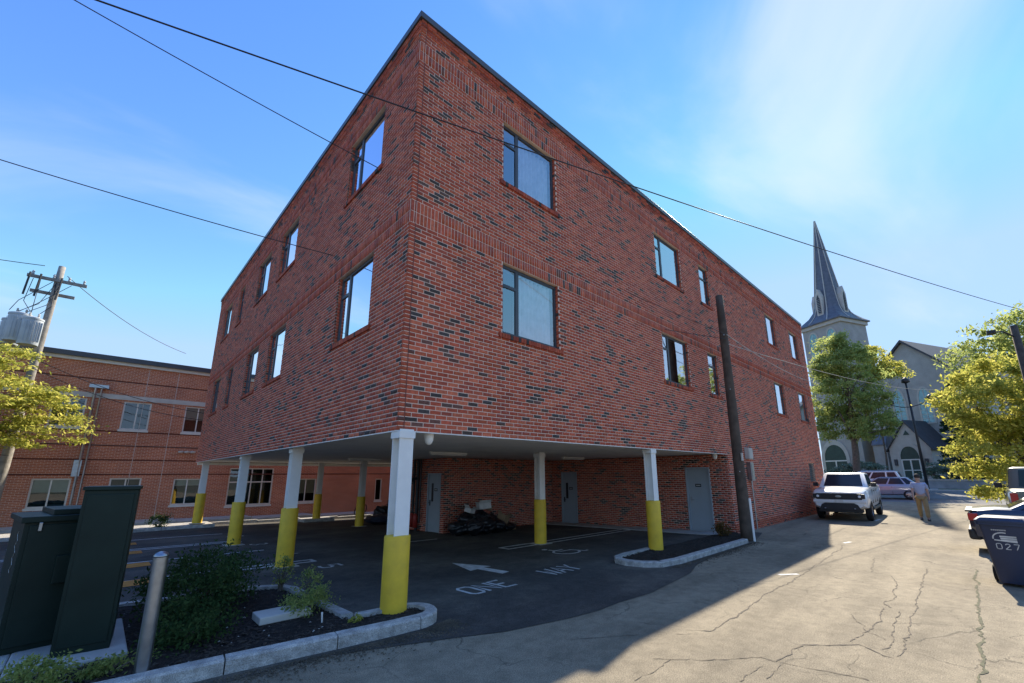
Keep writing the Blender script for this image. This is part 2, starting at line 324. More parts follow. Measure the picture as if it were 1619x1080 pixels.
sheet('alley_pavement_west', lin(-30, 0, 1.5), lin(0, 3, 1.5), -0.006, MT['asphalt_alley'])
# the car park: darker newer asphalt that laps over the alley's edge
def lot():
    mb = MB(); xs = lin(-14, 12.5, 0.5); ys = lin(-0.5, 21, 0.5)
    vs = [(x, y, g(x, y)+0.006) for y in ys for x in xs]; n = len(xs); fs = []
    for j in range(len(ys)-1):
        for i in range(n-1): fs.append((j*n+i, j*n+i+1, (j+1)*n+i+1, (j+1)*n+i))
    mb.add(vs, fs)
    ed = [(-14, -0.5), (-4, -0.5), (-1.0, -0.55), (0.3, -1.10), (0.84, -1.36), (1.73, -1.58), (2.3, -1.66), (2.84, -1.64), (3.6, -1.7), (4.4, -1.62), (5.41, -1.5), (6.2, -1.25), (7.2, -1.12), (8.5, -1.1), (10.0, -1.05), (11.2, -0.8), (12.5, -0.5)]
    vs = [(x, -0.5, 0.006) for x, _ in ed]+[(x, y, 0.006) for x, y in ed]; k = len(ed)
    mb.add(vs, [(k+i, k+i+1, i+1, i) for i in range(k-1)])
    return tag(mb.build('parking_lot', MT['asphalt_lot'], smooth=True), kind='structure')
LOT = lot()
sheet('street', lin(34, 47.4, 1.34), lin(-60, 60, 4), 0.0, MT['asphalt_street'])
# kerb and pavement on the far side of the street
def far_pavement():
    mb = MB()
    for a, b in zip(lin(-60, 60, 6), lin(-60, 60, 6)[1:]): mb.box((47.4, a, 0.1), (49.4, b-0.015, 0.48))
    return tag(mb.build('pavement', MT['concrete'], bevel=0.02), kind='structure')
far_pavement()

# ------------------------------------------------------------------ main brick building
BC = 0.0677; BL = 0.2032; MJ = 0.0125          # course, brick pitch, mortar joint
LX, LY = 23.93, 17.78
BLD = empty('brick_building', (0, 0, 0))
tag(BLD, 'three storey red brick building raised on white and yellow columns over a car park', 'building')
REDS = [(0.42, 0.085, 0.042), (0.47, 0.108, 0.054), (0.37, 0.072, 0.037), (0.50, 0.13, 0.066), (0.44, 0.092, 0.048), (0.39, 0.088, 0.04), (0.31, 0.068, 0.04)]
DARKS = [(0.060, 0.046, 0.040), (0.075, 0.053, 0.043), (0.11, 0.065, 0.05), (0.062, 0.052, 0.048), (0.14, 0.062, 0.046)]
def brick_col(u, z, seed):
    # dark bricks come in loose drifts
    n = math.sin(u*2.3+seed)+math.sin(z*3.1+u*1.1+seed*2)+math.sin(u*5.3-z*4.2+seed*3)
    p = 0.075+max(0.0, n)*0.085
    c = rnd.choice(DARKS) if rnd.random() < (p*0.45 if seed > 5.9 and seed < 7.1 and z > 3.2 else p) else rnd.choice(REDS)
    k = rnd.uniform(0.94, 1.28)
    return (c[0]*k, c[1]*k, c[2]*k)
class Wall:
    """a wall plane: P = O + u*U + z*Z + n*N, brick faces at n = 0"""
    def __init__(s, O, U, N): s.O = np.array(O, float); s.U = np.array(U, float); s.N = np.array(N, float); s.Z = np.array((0, 0, 1.0))
    def p(s, u, z, n=0.0): return tuple(s.O+u*s.U+z*s.Z+n*s.N)
ALLB = []     # (wall, u0, u1, z0, z1, n0, n1, colour)
def lay(wall, u0, u1, c0, c1, openings, seed, phase=0.0, bands=(), proud=None):
    """running bond from course c0 to c1, with soldier bands [(course, ...)] and openings [(u0,u1,z0,z1)]"""
    c = c0
    while c < c1:
        if c in bands:                          # two rows of soldiers, six courses high
            for row in range(2):
                z0 = c*BC+row*3*BC+MJ/2; z1 = c*BC+(row+1)*3*BC-MJ/2; u = u0
                while u < u1-0.02:
                    e = min(u+BC, u1)
                    if not any(u+0.01 < b and e-0.01 > a and z0 < d and z1 > cc for a, b, cc, d in openings):
                        ALLB.append((wall, u+MJ/2, e-MJ/2, z0, z1, -0.02, 0.0008, brick_col(u, z0, seed+5)))
                    u = e
            c += 6; continue
        z0 = c*BC+MJ/2; z1 = (c+1)*BC-MJ/2; zm = (z0+z1)/2
        pr = proud(c) if proud else 0.0
        cuts = sorted((a, b) for a, b, cc, d in openings if cc < zm < d)
        segs = []; a = u0
        for x0, x1 in cuts:
            if x0 > a: segs.append((a, x0))
            a = max(a, x1)
        if a < u1: segs.append((a, u1))
        for (sa, sb) in segs:
            u = sa-((sa-u0-phase) % BL)-(BL/2 if c % 2 else 0)
            if u < sa-BL: u += BL
            while u < sb:
                x0 = max(u, sa); x1 = min(u+BL, sb)
                if x1-x0 > 0.035:
                    q0 = x0+(MJ/2 if x0 > sa else 0); q1 = x1-(MJ/2 if x1 < sb else 0)
                    ALLB.append((wall, q0, q1, z0, z1, -0.02, pr+rnd.uniform(-0.001, 0.001), brick_col(u, z0, seed)))
                u += BL
        c += 1
def panel(mb, wall, u0, u1, z0, z1, openings, n=-0.0032):
    us = sorted({u0, u1, *[o[0] for o in openings], *[o[1] for o in openings]}); zs = sorted({z0, z1, *[o[2] for o in openings], *[o[3] for o in openings]})
    us = [u for u in us if u0 <= u <= u1]; zs = [z for z in zs if z0 <= z <= z1]
    for i in range(len(us)-1):
        for j in range(len(zs)-1):
            um, zm = (us[i]+us[i+1])/2, (zs[j]+zs[j+1])/2
            if any(a < um < b and c < zm < d for a, b, c, d in openings): continue
            mb.add([wall.p(us[i], zs[j], n), wall.p(us[i+1], zs[j], n), wall.p(us[i+1], zs[j+1], n), wall.p(us[i], zs[j+1], n)], [(0, 1, 2, 3)])
ZB = HS                                          # wall z is measured from the soffit
WS = Wall((0, 0, ZB), (1, 0, 0), (0, -1, 0))     # face along the alley
WW = Wall((0, 0, ZB), (0, 1, 0), (-1, 0, 0))     # face over the planting bed
H1, S1, H2, S2, TOP = 49*BC, 28*BC, 96*BC, 75*BC, 109*BC
alley_w = [(1.96, 3.54), (7.95, 9.54), (10.94, 11.69), (17.65, 19.01), (21.27, 22.68)]
west_w = [(1.27, 2.865), (6.39, 7.90), (9.09, 10.56), (12.62, 13.40), (14.82, 16.27)]
opS = [(a, b, s, h) for a, b in alley_w for s, h in ((S1, H1), (S2, H2))]
opW = [(a, b, s, h) for a, b in west_w for s, h in ((S1, H1), (S2, H2))]
louvre = (21.3, 22.2, 1.42-HS, 2.32-HS)
def corbel(c): return 0.022 if c >= 107 else (0.011 if c in (105, 106) else 0.0)
# corner returns, then the control joint, then running bond
CJ = 0.108
for c in range(0, 109):
    if 49 <= c < 55 or 96 <= c < 102: continue
    ALLB.append((WS, 0.0, CJ-MJ, c*BC+MJ/2, (c+1)*BC-MJ/2, -0.02, corbel(c), brick_col(0, c*BC, 3) if rnd.random() < 0.4 else rnd.choice(REDS)))
lay(WS, CJ, LX, 0, 109, opS, 1.0, 0.0, (49, 96), corbel)
lay(WS, 0.0, CJ, 49, 55, [], 1.0, 0.0, (49,)); lay(WS, 0.0, CJ, 96, 102, [], 1.0, 0.0, (96,))
lay(WW, 0.0215, LY, 0, 109, opW, 2.0, 0.05, (49, 96), corbel)
# ground storey under the block
XI = 11.7; YI = 7.75; XC = 6.0; YC = 10.3
WG = Wall((0, 0, ZB), (1, 0, 0), (0, -1, 0))
lay(WG, XI, LX, -37, 0, [louvre], 4.0, 0.0, (), lambda c: 0.016 if c <= -33 else 0.0)
D3 = (-1.50, -0.65, -0.06-HS, 2.06-HS); D2 = (-7.20, -6.33, -0.26-HS, 1.95-HS); D1 = (-8.85, -7.97, -0.2-HS, 1.92-HS)
WI = Wall((XI, 0, ZB), (0, -1, 0), (-1, 0, 0))       # u runs towards the alley: u = -y
lay(WI, -YI, -0.0215, -41, 0, [D3, D2], 5.0)
WJ = Wall((0, YI, ZB), (1, 0, 0), (0, -1, 0))
lay(WJ, XC, XI, -41, 0, [], 6.0)
WK = Wall((XC, 0, ZB), (0, -1, 0), (-1, 0, 0))
lay(WK, -YC, -YI-0.0215, -41, 0, [D1], 7.0)
# reveals: brick returns at every window jamb and a soldier-end head
RD = 0.115
def reveals(wall, ops, seed):
    for a, b, s, h in ops:
        c = int(round(s/BC)); ce = int(round(h/BC))
        for k in range(c, ce):
            z0, z1 = k*BC+MJ/2, (k+1)*BC-MJ/2
            for u, d in ((a, 1), (b, -1)):
                e = (u, u+d*0.012) if d > 0 else (u+d*0.012, u)
                ALLB.append((wall, e[0]-0.006, e[1], z0, z1, -RD, -0.0215, brick_col(u, z0, seed)))
reveals(WS, opS, 1); reveals(WW, opW, 2)
def mortar_wall(name, wall, u0, u1, z0, z1, ops, rev=True):
    mb = MB(); panel(mb, wall, u0, u1, z0, z1, ops)
    if rev:
        for a, b, s, h in ops:
            for q in (((a, s), (a, h)), ((b, h), (b, s)), ((a, h), (b, h)), ((b, s), (a, s))):
                (ua, za), (ub, zb) = q
                mb.add([wall.p(ua, za, -0.0032), wall.p(ub, zb, -0.0032), wall.p(ub, zb, -0.30), wall.p(ua, za, -0.30)], [(0, 1, 2, 3)])
    return mb.build(name, MT['mortar'], BLD)
mortar_wall('wall', WS, 0.009, LX-0.009, 0.0, TOP, opS)
mortar_wall('wall', WW, 0.009, LY, 0.0, TOP, opW)
mortar_wall('wall', WG, XI+0.009, LX, -HS-0.5, 0.0, [louvre])
mortar_wall('wall', WI, -YI, -0.009, -HS-0.6, 0.0, [D3, D2])
mortar_wall('wall', WJ, XC+0.009, XI, -HS-0.6, 0.0, [])
mortar_wall('wall', WK, -YC, -YI-0.009, -HS-0.6, 0.0, [D1])
MT['brick_far'] = brick_tex_mat('brick_far', (0.30, 0.066, 0.042), (0.24, 0.05, 0.034), (0.42, 0.30, 0.25))
mb = MB()       # unseen faces: north, east, core
mb.add([(LX, 0, -0.6), (LX, LY, -0.6), (LX, LY, HS+TOP), (LX, 0, HS+TOP)], [(0, 1, 2, 3)])
mb.add([(0, LY, HS), (LX, LY, HS), (LX, LY, HS+TOP), (0, LY, HS+TOP)], [(0, 1, 2, 3)])
mb.add([(XC, YC, -1), (LX, YC, -1), (LX, YC, HS), (XC, YC, HS)], [(0, 1, 2, 3)])
mb.build('rear_wall', MT['brick_far'], BLD)
# ---- brick meshes
def brick_boxes(items):
    vs = np.empty((len(items)*8, 3)); cols = np.empty((len(items), 3))
    for i, (w, u0, u1, z0, z1, n0, n1, col) in enumerate(items):
        k = i*8
        for q, (uu, zz, nn) in enumerate(((u0, z0, n1), (u1, z0, n1), (u1, z1, n1), (u0, z1, n1), (u0, z0, n0), (u1, z0, n0), (u1, z1, n0), (u0, z1, n0))):
            vs[k+q] = w.O+uu*w.U+zz*w.Z+nn*w.N
        cols[i] = col
    return vs, cols
FACES8 = [(0, 1, 2, 3), (0, 4, 5, 1), (1, 5, 6, 2), (2, 6, 7, 3), (3, 7, 4, 0)]
def bricks_mesh(name, items, kind='stuff'):
    vs, cols = brick_boxes(items); n = len(items)
    idx = (np.arange(n)[:, None, None]*8+np.array(FACES8)[None]).reshape(-1)
    me = bpy.data.meshes.new(name); me.vertices.add(len(vs)); me.vertices.foreach_set('co', vs.reshape(-1))
    nf = n*5; me.loops.add(nf*4); me.polygons.add(nf)
    me.loops.foreach_set('vertex_index', idx.astype(np.int32)); me.polygons.foreach_set('loop_start', np.arange(0, nf*4, 4, dtype=np.int32)); me.polygons.foreach_set('loop_total', np.full(nf, 4, dtype=np.int32))
    me.update(calc_edges=True)
    at = me.color_attributes.new('Col', 'FLOAT_COLOR', 'CORNER')
    cc = np.ones((nf*4, 4)); cc[:, :3] = np.repeat(cols, 20, axis=0); at.data.foreach_set('color', cc.reshape(-1))
    o = link_mesh(name, me, MT['brick'], BLD); tag(o, kind=kind); return o
def shown_size(it):
    w, u0, u1, z0, z1, n0, n1, col = it
    if n1 < -0.01: return 0
    P = np.array(w.p((u0+u1)/2, (z0+z1)/2)); d = P-CAM; dep = d@CF
    x = PCX+FPX*(d@CR)/dep; y = PCY-FPX*(d@CU)/dep
    if dep < 1 or not (0 < x < W0 and 0 < y < H0): return 0
    return (u1-u0)*(z1-z0)*max(0.0, -(d@w.N))/dep**3
order = sorted(range(len(ALLB)), key=lambda i: -shown_size(ALLB[i]))
big = set(order[:300]); BK = {}
for i in order[:300]:
    w, u0, u1, z0, z1, n0, n1, col = ALLB[i]
    key = (round(u1-u0, 3), round(z1-z0, 3), id(w))
    if key not in BK:
        bw, bh = (u1-u0)/2, (z1-z0)/2; m = MB()
        pts = [w.U*uu+w.Z*zz+w.N*nn for uu, zz, nn in ((-bw, -bh, 0), (bw, -bh, 0), (bw, bh, 0), (-bw, bh, 0), (-bw, -bh, -0.022), (bw, -bh, -0.022), (bw, bh, -0.022), (-bw, bh, -0.022))]
        m.add(pts, FACES8); me = m.mesh('brick'); me.materials.append(MT['brick_obj']); BK[key] = me
    o = bpy.data.objects.new('brick', BK[key]); C.objects.link(o); o.parent = BLD; o.location = w.p((u0+u1)/2, (z0+z1)/2, n1); o.color = rgba(col)
bricks_mesh('brickwork', [b for i, b in enumerate(ALLB) if i not in big])
# ---- sealant line, drip edge, roof, coping, soffit
m = MB(); m.box((CJ-MJ, -0.001, HS), (CJ, 0.02, HS+49*BC)); m.box((CJ-MJ, -0.001, HS+55*BC), (CJ, 0.02, HS+96*BC)); m.box((CJ-MJ, -0.001, HS+102*BC), (CJ, 0.02, HS+105*BC)); m.build('control_joint', MT['sealant'], BLD)
cz0, cz1 = HS+TOP, HS+TOP+0.13
m = MB(); m.box((-0.05, -0.05, cz0), (LX+0.05, 0.30, cz1)); m.build('coping', MT['coping'], BLD, bevel=0.008)
m = MB(); m.box((-0.05, 0.303, cz0), (0.30, LY+0.05, cz1)); m.build('coping', MT['coping'], BLD, bevel=0.008)
m = MB(); m.box((0.303, LY-0.3, cz0), (LX+0.05, LY+0.05, cz1)); m.build('coping', MT['coping'], BLD)
m = MB(); m.box((LX-0.3, 0.303, cz0), (LX+0.05, LY-0.303, cz1)); m.build('coping', MT['coping'], BLD)
MB().box((0.31, 0.31, HS+TOP-0.4), (LX-0.31, LY-0.31, HS+TOP-0.25)).build('roof', MT['coping'], BLD)
so = MB().box((0.03, 0.03, HS+0.02), (LX-0.03, LY-0.03, HS+0.06)).build('soffit', MT['soffit'], BLD)
m = MB()
m.box((-0.004, -0.004, HS-0.014), (XI, 0.05, HS-0.002)); m.box((-0.004, 0.053, HS-0.014), (0.05, LY, HS-0.002)); m.box((0.053, LY-0.10, HS-0.12), (LX, LY+0.01, HS-0.002))
m.build('drip_edge', MT['white'], BLD)
# ---- windows
def window(wall, a, b, s, h, slim=False, flip=False, curtain=False):
    mb = MB(); W = lambda u0, u1, z0, z1, n0=-0.115, n1=-0.07: mb.add([wall.p(u, z, n) for u, z, n in ((u0, z0, n1), (u1, z0, n1), (u1, z1, n1), (u0, z1, n1), (u0, z0, n0), (u1, z0, n0), (u1, z1, n0), (u0, z1, n0))], [(0, 1, 2, 3), (0, 4, 5, 1), (1, 5, 6, 2), (2, 6, 7, 3), (3, 7, 4, 0), (7, 6, 5, 4)])
    fw = 0.055; a1, b1, s1, h1 = a+0.012, b-0.012, s+0.012, h-0.012
    W(a1, a1+fw, s1, h1); W(b1-fw, b1, s1, h1); W(a1+fw, b1-fw, s1, s1+fw); W(a1+fw, b1-fw, h1-fw, h1)
    tz = h1-0.30*(h1-s1); um = None
    if slim: W(a1+fw, b1-fw, tz-0.03, tz+0.03)
    else:
        um = a1+0.27*(b1-a1) if not flip else b1-0.27*(b1-a1)
        W(um-0.04, um+0.04, s1+fw, h1-fw)
        if not flip: W(a1+fw, um-0.04, tz-0.03, tz+0.03)
        else: W(um+0.04, b1-fw, tz-0.03, tz+0.03)
    o = mb.build('window', MT['winframe'], BLD)
    def pane(u0, u1, z0, z1):
        p = MB().add([wall.p(u0-0.01, z0-0.01, -0.09), wall.p(u1+0.01, z0-0.01, -0.09), wall.p(u1+0.01, z1+0.01, -0.09), wall.p(u0-0.01, z1+0.01, -0.09)], [(0, 1, 2, 3)])
        p.build('pane', MT['glass_curtain' if curtain else 'glass'], o)
    if slim: pane(a1+fw, b1-fw, s1+fw, tz-0.03); pane(a1+fw, b1-fw, tz+0.03, h1-fw)
    elif not flip: pane(a1+fw, um-0.04, s1+fw, tz-0.03); pane(a1+fw, um-0.04, tz+0.03, h1-fw); pane(um+0.04, b1-fw, s1+fw, h1-fw)
    else: pane(um+0.04, b1-fw, s1+fw, tz-0.03); pane(um+0.04, b1-fw, tz+0.03, h1-fw); pane(a1+fw, um-0.04, s1+fw, h1-fw)
    # dark room behind, blind or curtain
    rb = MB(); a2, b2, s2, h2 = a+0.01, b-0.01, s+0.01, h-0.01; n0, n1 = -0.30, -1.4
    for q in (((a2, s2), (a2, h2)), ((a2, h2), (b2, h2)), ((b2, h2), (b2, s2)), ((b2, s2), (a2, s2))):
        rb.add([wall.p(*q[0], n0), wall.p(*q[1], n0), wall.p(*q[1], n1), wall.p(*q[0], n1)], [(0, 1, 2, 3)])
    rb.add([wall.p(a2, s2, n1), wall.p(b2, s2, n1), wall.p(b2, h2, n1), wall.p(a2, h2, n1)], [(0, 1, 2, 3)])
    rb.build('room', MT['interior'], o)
    if curtain:
        cm = MB(); n = 40; ua, ub = (um+0.03 if um else a2+0.05), b2-0.05
        top = [wall.p(ua+(ub-ua)*i/n, h2-0.03, -0.22+0.05*math.sin(i*1.35)+0.015*math.sin(i*3.7)) for i in range(n+1)]
        bot = [wall.p(ua+(ub-ua)*i/n, s2+0.03, -0.22+0.055*math.sin(i*1.35)+0.015*math.sin(i*3.7)) for i in range(n+1)]
        cm.add(bot+top, [(i, i+1, n+2+i, n+1+i) for i in range(n)]); cm.build('curtain', MT['curtain'], o, smooth=True)
    # rowlock sill
    sm = []; u = a-0.09
    while u < b+0.085:
        e = min(u+BC, b+0.09); sm.append((u+0.004, e-0.004, brick_col(u, s, 9))); u = e
    vsm = MB(); cols = []
    for u0, u1, col in sm:
        vsm.add([wall.p(u, z, n) for u, z, n in ((u0, s-0.092, 0.03), (u1, s-0.092, 0.03), (u1, s-0.006, 0.03), (u0, s-0.006, 0.03), (u0, s-0.092, -0.07), (u1, s-0.092, -0.07), (u1, s+0.012, -0.07), (u0, s+0.012, -0.07))], FACES8); cols.append(col)
    so_ = vsm.build('sill', MT['brick'], o); me = so_.data; at = me.color_attributes.new('Col', 'FLOAT_COLOR', 'CORNER')
    at.data.foreach_set('color', [c for col in cols for _ in range(20) for c in (*[v*0.85 for v in col], 1.0)])
    return o
for i, (a, b) in enumerate(alley_w):
    for j, (s, h) in enumerate(((S1, H1), (S2, H2))): window(WS, a, b, s, h, slim=i == 2, curtain=i == 0)
for i, (a, b) in enumerate(west_w):
    for j, (s, h) in enumerate(((S1, H1), (S2, H2))): window(WW, a, b, s, h, slim=i == 3, flip=True)
# louvred opening low on the alley face
a, b, s, h = louvre; m = MB(); m.box((a+0.01, 0.1, HS+s+0.01), (b-0.01, 0.12, HS+h-0.01)); lv = m.build('louvre', MT['winframe'], BLD)
for k in range(9):
    z = HS+s+0.08+k*0.095; MB().prism([(a+0.02, 0.02, z), (a+0.02, 0.095, z+0.07), (a+0.02, 0.1, z+0.055), (a+0.02, 0.03, z-0.012)], (0, 0, 0), (b-a-0.04, 0, 0)).build('slat', MT['winframe'], lv)
# ---- doors
def door(x, y0, y1, z0, z1, slit, sign, label):
    m = MB(); m.box((x-0.0+0.045, y0+0.05, z0), (x+0.09, y1-0.05, z1-0.05)); d = m.build('door', MT['door'], BLD, bevel=0.004); tag(d, label)
    m = MB(); m.box((x-0.02, y0, z0), (x+0.12, y0+0.048, z1)); m.box((x-0.02, y1-0.048, z0), (x+0.12, y1, z1)); m.box((x-0.02, y0+0.048, z1-0.048), (x+0.12, y1-0.048, z1)); m.build('door_frame', MT['door'], d, bevel=0.004)
    m = MB(); hy = y1-0.13; m.box((x+0.035, hy-0.03, z0+0.95), (x+0.045, hy+0.03, z0+1.15)); m.tube([(x+0.04, hy, z0+1.05), (x-0.02, hy, z0+1.05), (x-0.02, hy-0.12, z0+1.05)], 0.011, 8); m.build('handle', MT['black'] if slit else MT['steel'], d)
    if slit: MB().box((x+0.036, y1-0.34, z0+1.1), (x+0.046, y1-0.22, z0+1.75)).build('door_window', MT['black'], d)
    sy = (y0+y1)/2-(0.06 if slit else -0.02)
    MB().box((x+0.037, sy-0.10, z0+1.47), (x+0.046, sy+0.10, z0+1.57)).build('door_sign', MT['black'], d)
    pts = []; t = MB()
    for k in range(4): t.box((x+0.034, sy-0.07+k*0.037, z0+1.505), (x+0.0375, sy-0.05+k*0.037, z0+1.535))
    t.build('sign_lettering', MT['white'], d)
door(XI, 0.65, 1.50, -0.06, 2.06, False, True, 'grey metal door with a small black sign near the open corner')
door(XI, 6.33, 7.20, -0.25, 1.95, True, True, 'grey metal door with a dark window slit deep under the overhang')
door(XC, 7.97, 8.85, -0.19, 1.92, True, True, 'light grey metal door beside the heap of rubbish bags')
# ---- columns
def column(x, y, z0=None, top=1.2):
    z = g(x, y)+0.006 if z0 is None else z0
    m = MB(); f_, w_, t_ = 0.108, 0.108, 0.016
    m.box((-w_, -f_, 0.02), (w_, -f_+t_, HS+0.018-z)); m.box((-w_, f_-t_, 0.02), (w_, f_, HS+0.018-z)); m.box((-0.008, -f_+t_, 0.02), (0.008, f_-t_, HS+0.018-z))
    m.box((-0.125, -0.125, HS-0.11-z), (0.125, 0.125, HS-0.016-z))
    c = m.build('column', MT['white'], BLD); c.location = (x, y, z); c.rotation_euler = (0, 0, R(90) if False else 0)
    s = MB(); s.lathe([(0.172, -0.1), (0.173, 0.4), (0.173, top-0.015), (0.166, top), (0.1, top+0.004)], 28); so = s.build('sleeve', MT['yellow'], c, smooth=True, split=40)
    b = MB().box((-0.24, -0.24, -0.015), (0.24, 0.24, 0.012)).build('base_plate', MT['concrete'], c)
    return c
COLS = [(0.13, 0.06, -0.02), (0.22, 5.1, None), (0.2, 9.85, None), (0.3, 17.3, -0.03), (4.9, 16.9, -0.20), (5.25, 12.85, None), (6.35, 3.35, None), (7.02, 0.12, 0.0)]
for i, (x, y, z) in enumerate(COLS): column(x, y, z, 1.06 if i == 0 else 1.2)

# ------------------------------------------------------------------ neighbour building behind the car park
NY = 22.0
MT['nb_brick'] = brick_tex_mat('neighbour_brick', (0.50, 0.165, 0.075), (0.39, 0.12, 0.06), (0.70, 0.54, 0.42))
MT['stone'] = pmat('cast_stone', (0.52, 0.49, 0.43), 0.85, 0.1, 3, 0.15, 50)
MT['nb_frame'] = pmat('cream_frame', (0.66, 0.64, 0.56), 0.5, 0.05)
MT['room_green'] = pmat('room_green', (0.05, 0.09, 0.085), 0.9, 0.4, 1.2)
NBD = tag(empty('neighbour_building', (0, NY, 0)), 'two storey brown brick building with cream window frames behind the car park', 'building')
def nbx(px, py): p = aty(px, py, NY); return p.x, p.z
nbw = []          # (x0, x1, z0, z1, columns, rows)
for (l, t, r_, b_, c_, rows) in ((84, 626, 130, 668, 2, 1), (197, 634, 234, 674, 2, 1), (294, 642, 330, 681, 2, 1), (50, 757, 103, 802, 2, 1), (174, 756, 216, 800, 2, 1), (275, 757, 312, 797, 2, 1), (364, 740, 427, 797, 4, 2), (468, 757, 497, 793, 2, 1), (594, 757, 602, 791, 1, 1)):
    x0, z1 = nbx(l, t); x1, z0 = nbx(r_, b_); nbw.append((x0, x1, z0, z1, c_, rows))
up_z = sum(w[3] for w in nbw[:3])/3; up_b = up_z-1.32; nbw[:3] = [(a, b, up_b, up_z, c, r_) for a, b, _, _, c, r_ in nbw[:3]]
nbw += [(-13.2, -12.1, up_b, up_z, 2, 1), (-9.6, -8.4, up_b, up_z, 2, 1)]
WN = Wall((0, 0, 0), (1, 0, 0), (0, -1, 0))
ops = [(a, b, c, d) for a, b, c, d, _, _ in nbw]
mb = MB(); panel(mb, WN, -24, 34, -0.9, 7.25, ops, 0.0)
for a, b, s, h in ops:
    for q in (((a, s), (a, h)), ((b, h), (b, s)), ((a, h), (b, h)), ((b, s), (a, s))):
        mb.add([WN.p(*q[0], 0), WN.p(*q[1], 0), WN.p(*q[1], -0.12), WN.p(*q[0], -0.12)], [(0, 1, 2, 3)])
mb.add([(34, 0, -0.9), (34, 14, -0.9), (34, 14, 7.25), (34, 0, 7.25)], [(0, 1, 2, 3)]); mb.add([(-24, 14, -0.9), (-24, 0, -0.9), (-24, 0, 7.25), (-24, 14, 7.25)], [(0, 1, 2, 3)])
mb.build('wall', MT['nb_brick'], NBD)
for a, b, s, h, nc, nr in nbw:
    m = MB(); fw = 0.06
    m.box((a, 0.04, s), (a+fw, 0.10, h)); m.box((b-fw, 0.04, s), (b, 0.10, h)); m.box((a+fw, 0.04, s), (b-fw, 0.10, s+fw)); m.box((a+fw, 0.04, h-fw), (b-fw, 0.10, h))
    for k in range(1, nc): xx = a+(b-a)*k/nc; m.box((xx-0.025, 0.045, s+fw), (xx+0.025, 0.095, h-fw))
    if nr == 2: zz = s+(h-s)*0.62; m.box((a+fw, 0.043, zz-0.03), (b-fw, 0.097, zz+0.03))
    o = m.build('window', MT['nb_frame'], NBD)
    for k in range(nc):
        x0, x1 = a+(b-a)*k/nc, a+(b-a)*(k+1)/nc
        MB().add([(x0, 0.07, s), (x1, 0.07, s), (x1, 0.07, h), (x0, 0.07, h)], [(0, 1, 2, 3)]).build('pane', MT['glass_far'], o)
    r_ = MB(); r_.add([(a, 0.9, s), (b, 0.9, s), (b, 0.9, h), (a, 0.9, h)], [(0, 1, 2, 3)])
    for q in (((a, s), (a, h)), ((a, h), (b, h)), ((b, h), (b, s)), ((b, s), (a, s))): r_.add([WN.p(*q[0], -0.12), WN.p(*q[1], -0.12), WN.p(*q[1], -0.9), WN.p(*q[0], -0.9)], [(0, 1, 2, 3)])
    r_.build('room', MT['room_green'], o)
    MB().box((a-0.04, -0.05, s-0.10), (b+0.04, 0.06, s-0.003)).build('sill', MT['nb_frame'], o)
    if rnd.random() < 0.35:      # half drawn blind
        zb = h-(h-s)*rnd.uniform(0.25, 0.7); MB().box((a+0.05, 0.16, zb), (b-0.05, 0.165, h-0.03)).build('blind', MT['nb_frame'], o)
def belt(name, z0, z1, out, mat): return MB().box((-24, -out, z0), (34, 0.05, z1)).build(name, mat, NBD)
belt('string_course', 5.42, 5.64, 0.03, MT['stone'])
belt('eaves_band', 7.05, 7.20, 0.10, MT['nb_frame'])
MB().box((-24.2, -0.22, 7.20), (34.2, 14.2, 7.42)).build('roof', MT['coping'], NBD)
MB().box((-3.2, 1.5, 7.42), (0.4, 4.0, 7.75)).build('roof_unit', MT['steel'], NBD)
MT['nb_dark_course'] = pmat('dark_brick_course', (0.11, 0.035, 0.022), 0.9)
for z in (6.25, 3.9, 3.25, 2.6, 1.95): MB().box((-24, -0.004, z), (34, 0.02, z+0.06)).build('dark_course', MT['nb_dark_course'], NBD)  # thin dark strips laid just proud of the brick face
for x in (-7.3, -1.9, -0.75, 4.9, 9.2): MB().box((x, -0.006, -0.9), (x+0.02, 0.02, 7.04)).build('control_joint', MT['stone'], NBD)
# conduits up the wall with a weather head
m = MB(); m.tube([(-3.62, -0.16, 0.1), (-3.62, -0.16, 5.95)], 0.05); m.tube([(-3.42, -0.13, 0.1), (-3.42, -0.13, 5.9)], 0.035); m.box((-3.85, -0.22, 5.85), (-3.2, -0.08, 6.0)); m.box((-3.8, -0.2, 1.9), (-3.55, -0.02, 2.6))
m.build('conduit', MT['steel'], NBD)
m = MB()
for k in range(3): m.lathe([(0.001, 0), (0.10, 0.0), (0.12, 0.05), (0.10, 0.1), (0.001, 0.1)], 10, (-0.15+0.24*k, -0.06, 3.02))
m.build('vent', MT['stone'], NBD)
# kerb walk in front of it
m = MB()
for a, b in zip(lin(-24, 30, 3), lin(-24, 30, 3)[1:]): za = g((a+b)/2, NY); m.box((a, NY-1.6, za-0.2), (b-0.012, NY-0.02, za+0.14))
tag(m.build('walkway', MT['concrete'], bevel=0.015), kind='structure')
m = MB()
for a, b in zip(lin(0.9, 12.0, 1.85), lin(0.9, 12.0, 1.85)[1:]): za = g((a+b)/2, 18.4); m.box((a, 18.2, za-0.2), (b-0.012, 18.38, za+0.13))
tag(m.build('kerb', MT['granite'], bevel=0.012), kind='structure')
m = MB()
for a, b in zip(lin(-6.0, 0.85, 1.7), lin(-6.0, 0.85, 1.7)[1:]): za = g((a+b)/2, 17.0); m.box((a, 16.7, za-0.2), (b-0.012, 16.86, za+0.12))
m.box((-6, 16.86, -0.3), (0.85, 18.6, -0.07)); m.box((4.3, 16.7, -0.5), (5.7, 17.7, -0.13))
tag(m.build('kerb', MT['granite'], bevel=0.012), kind='structure')

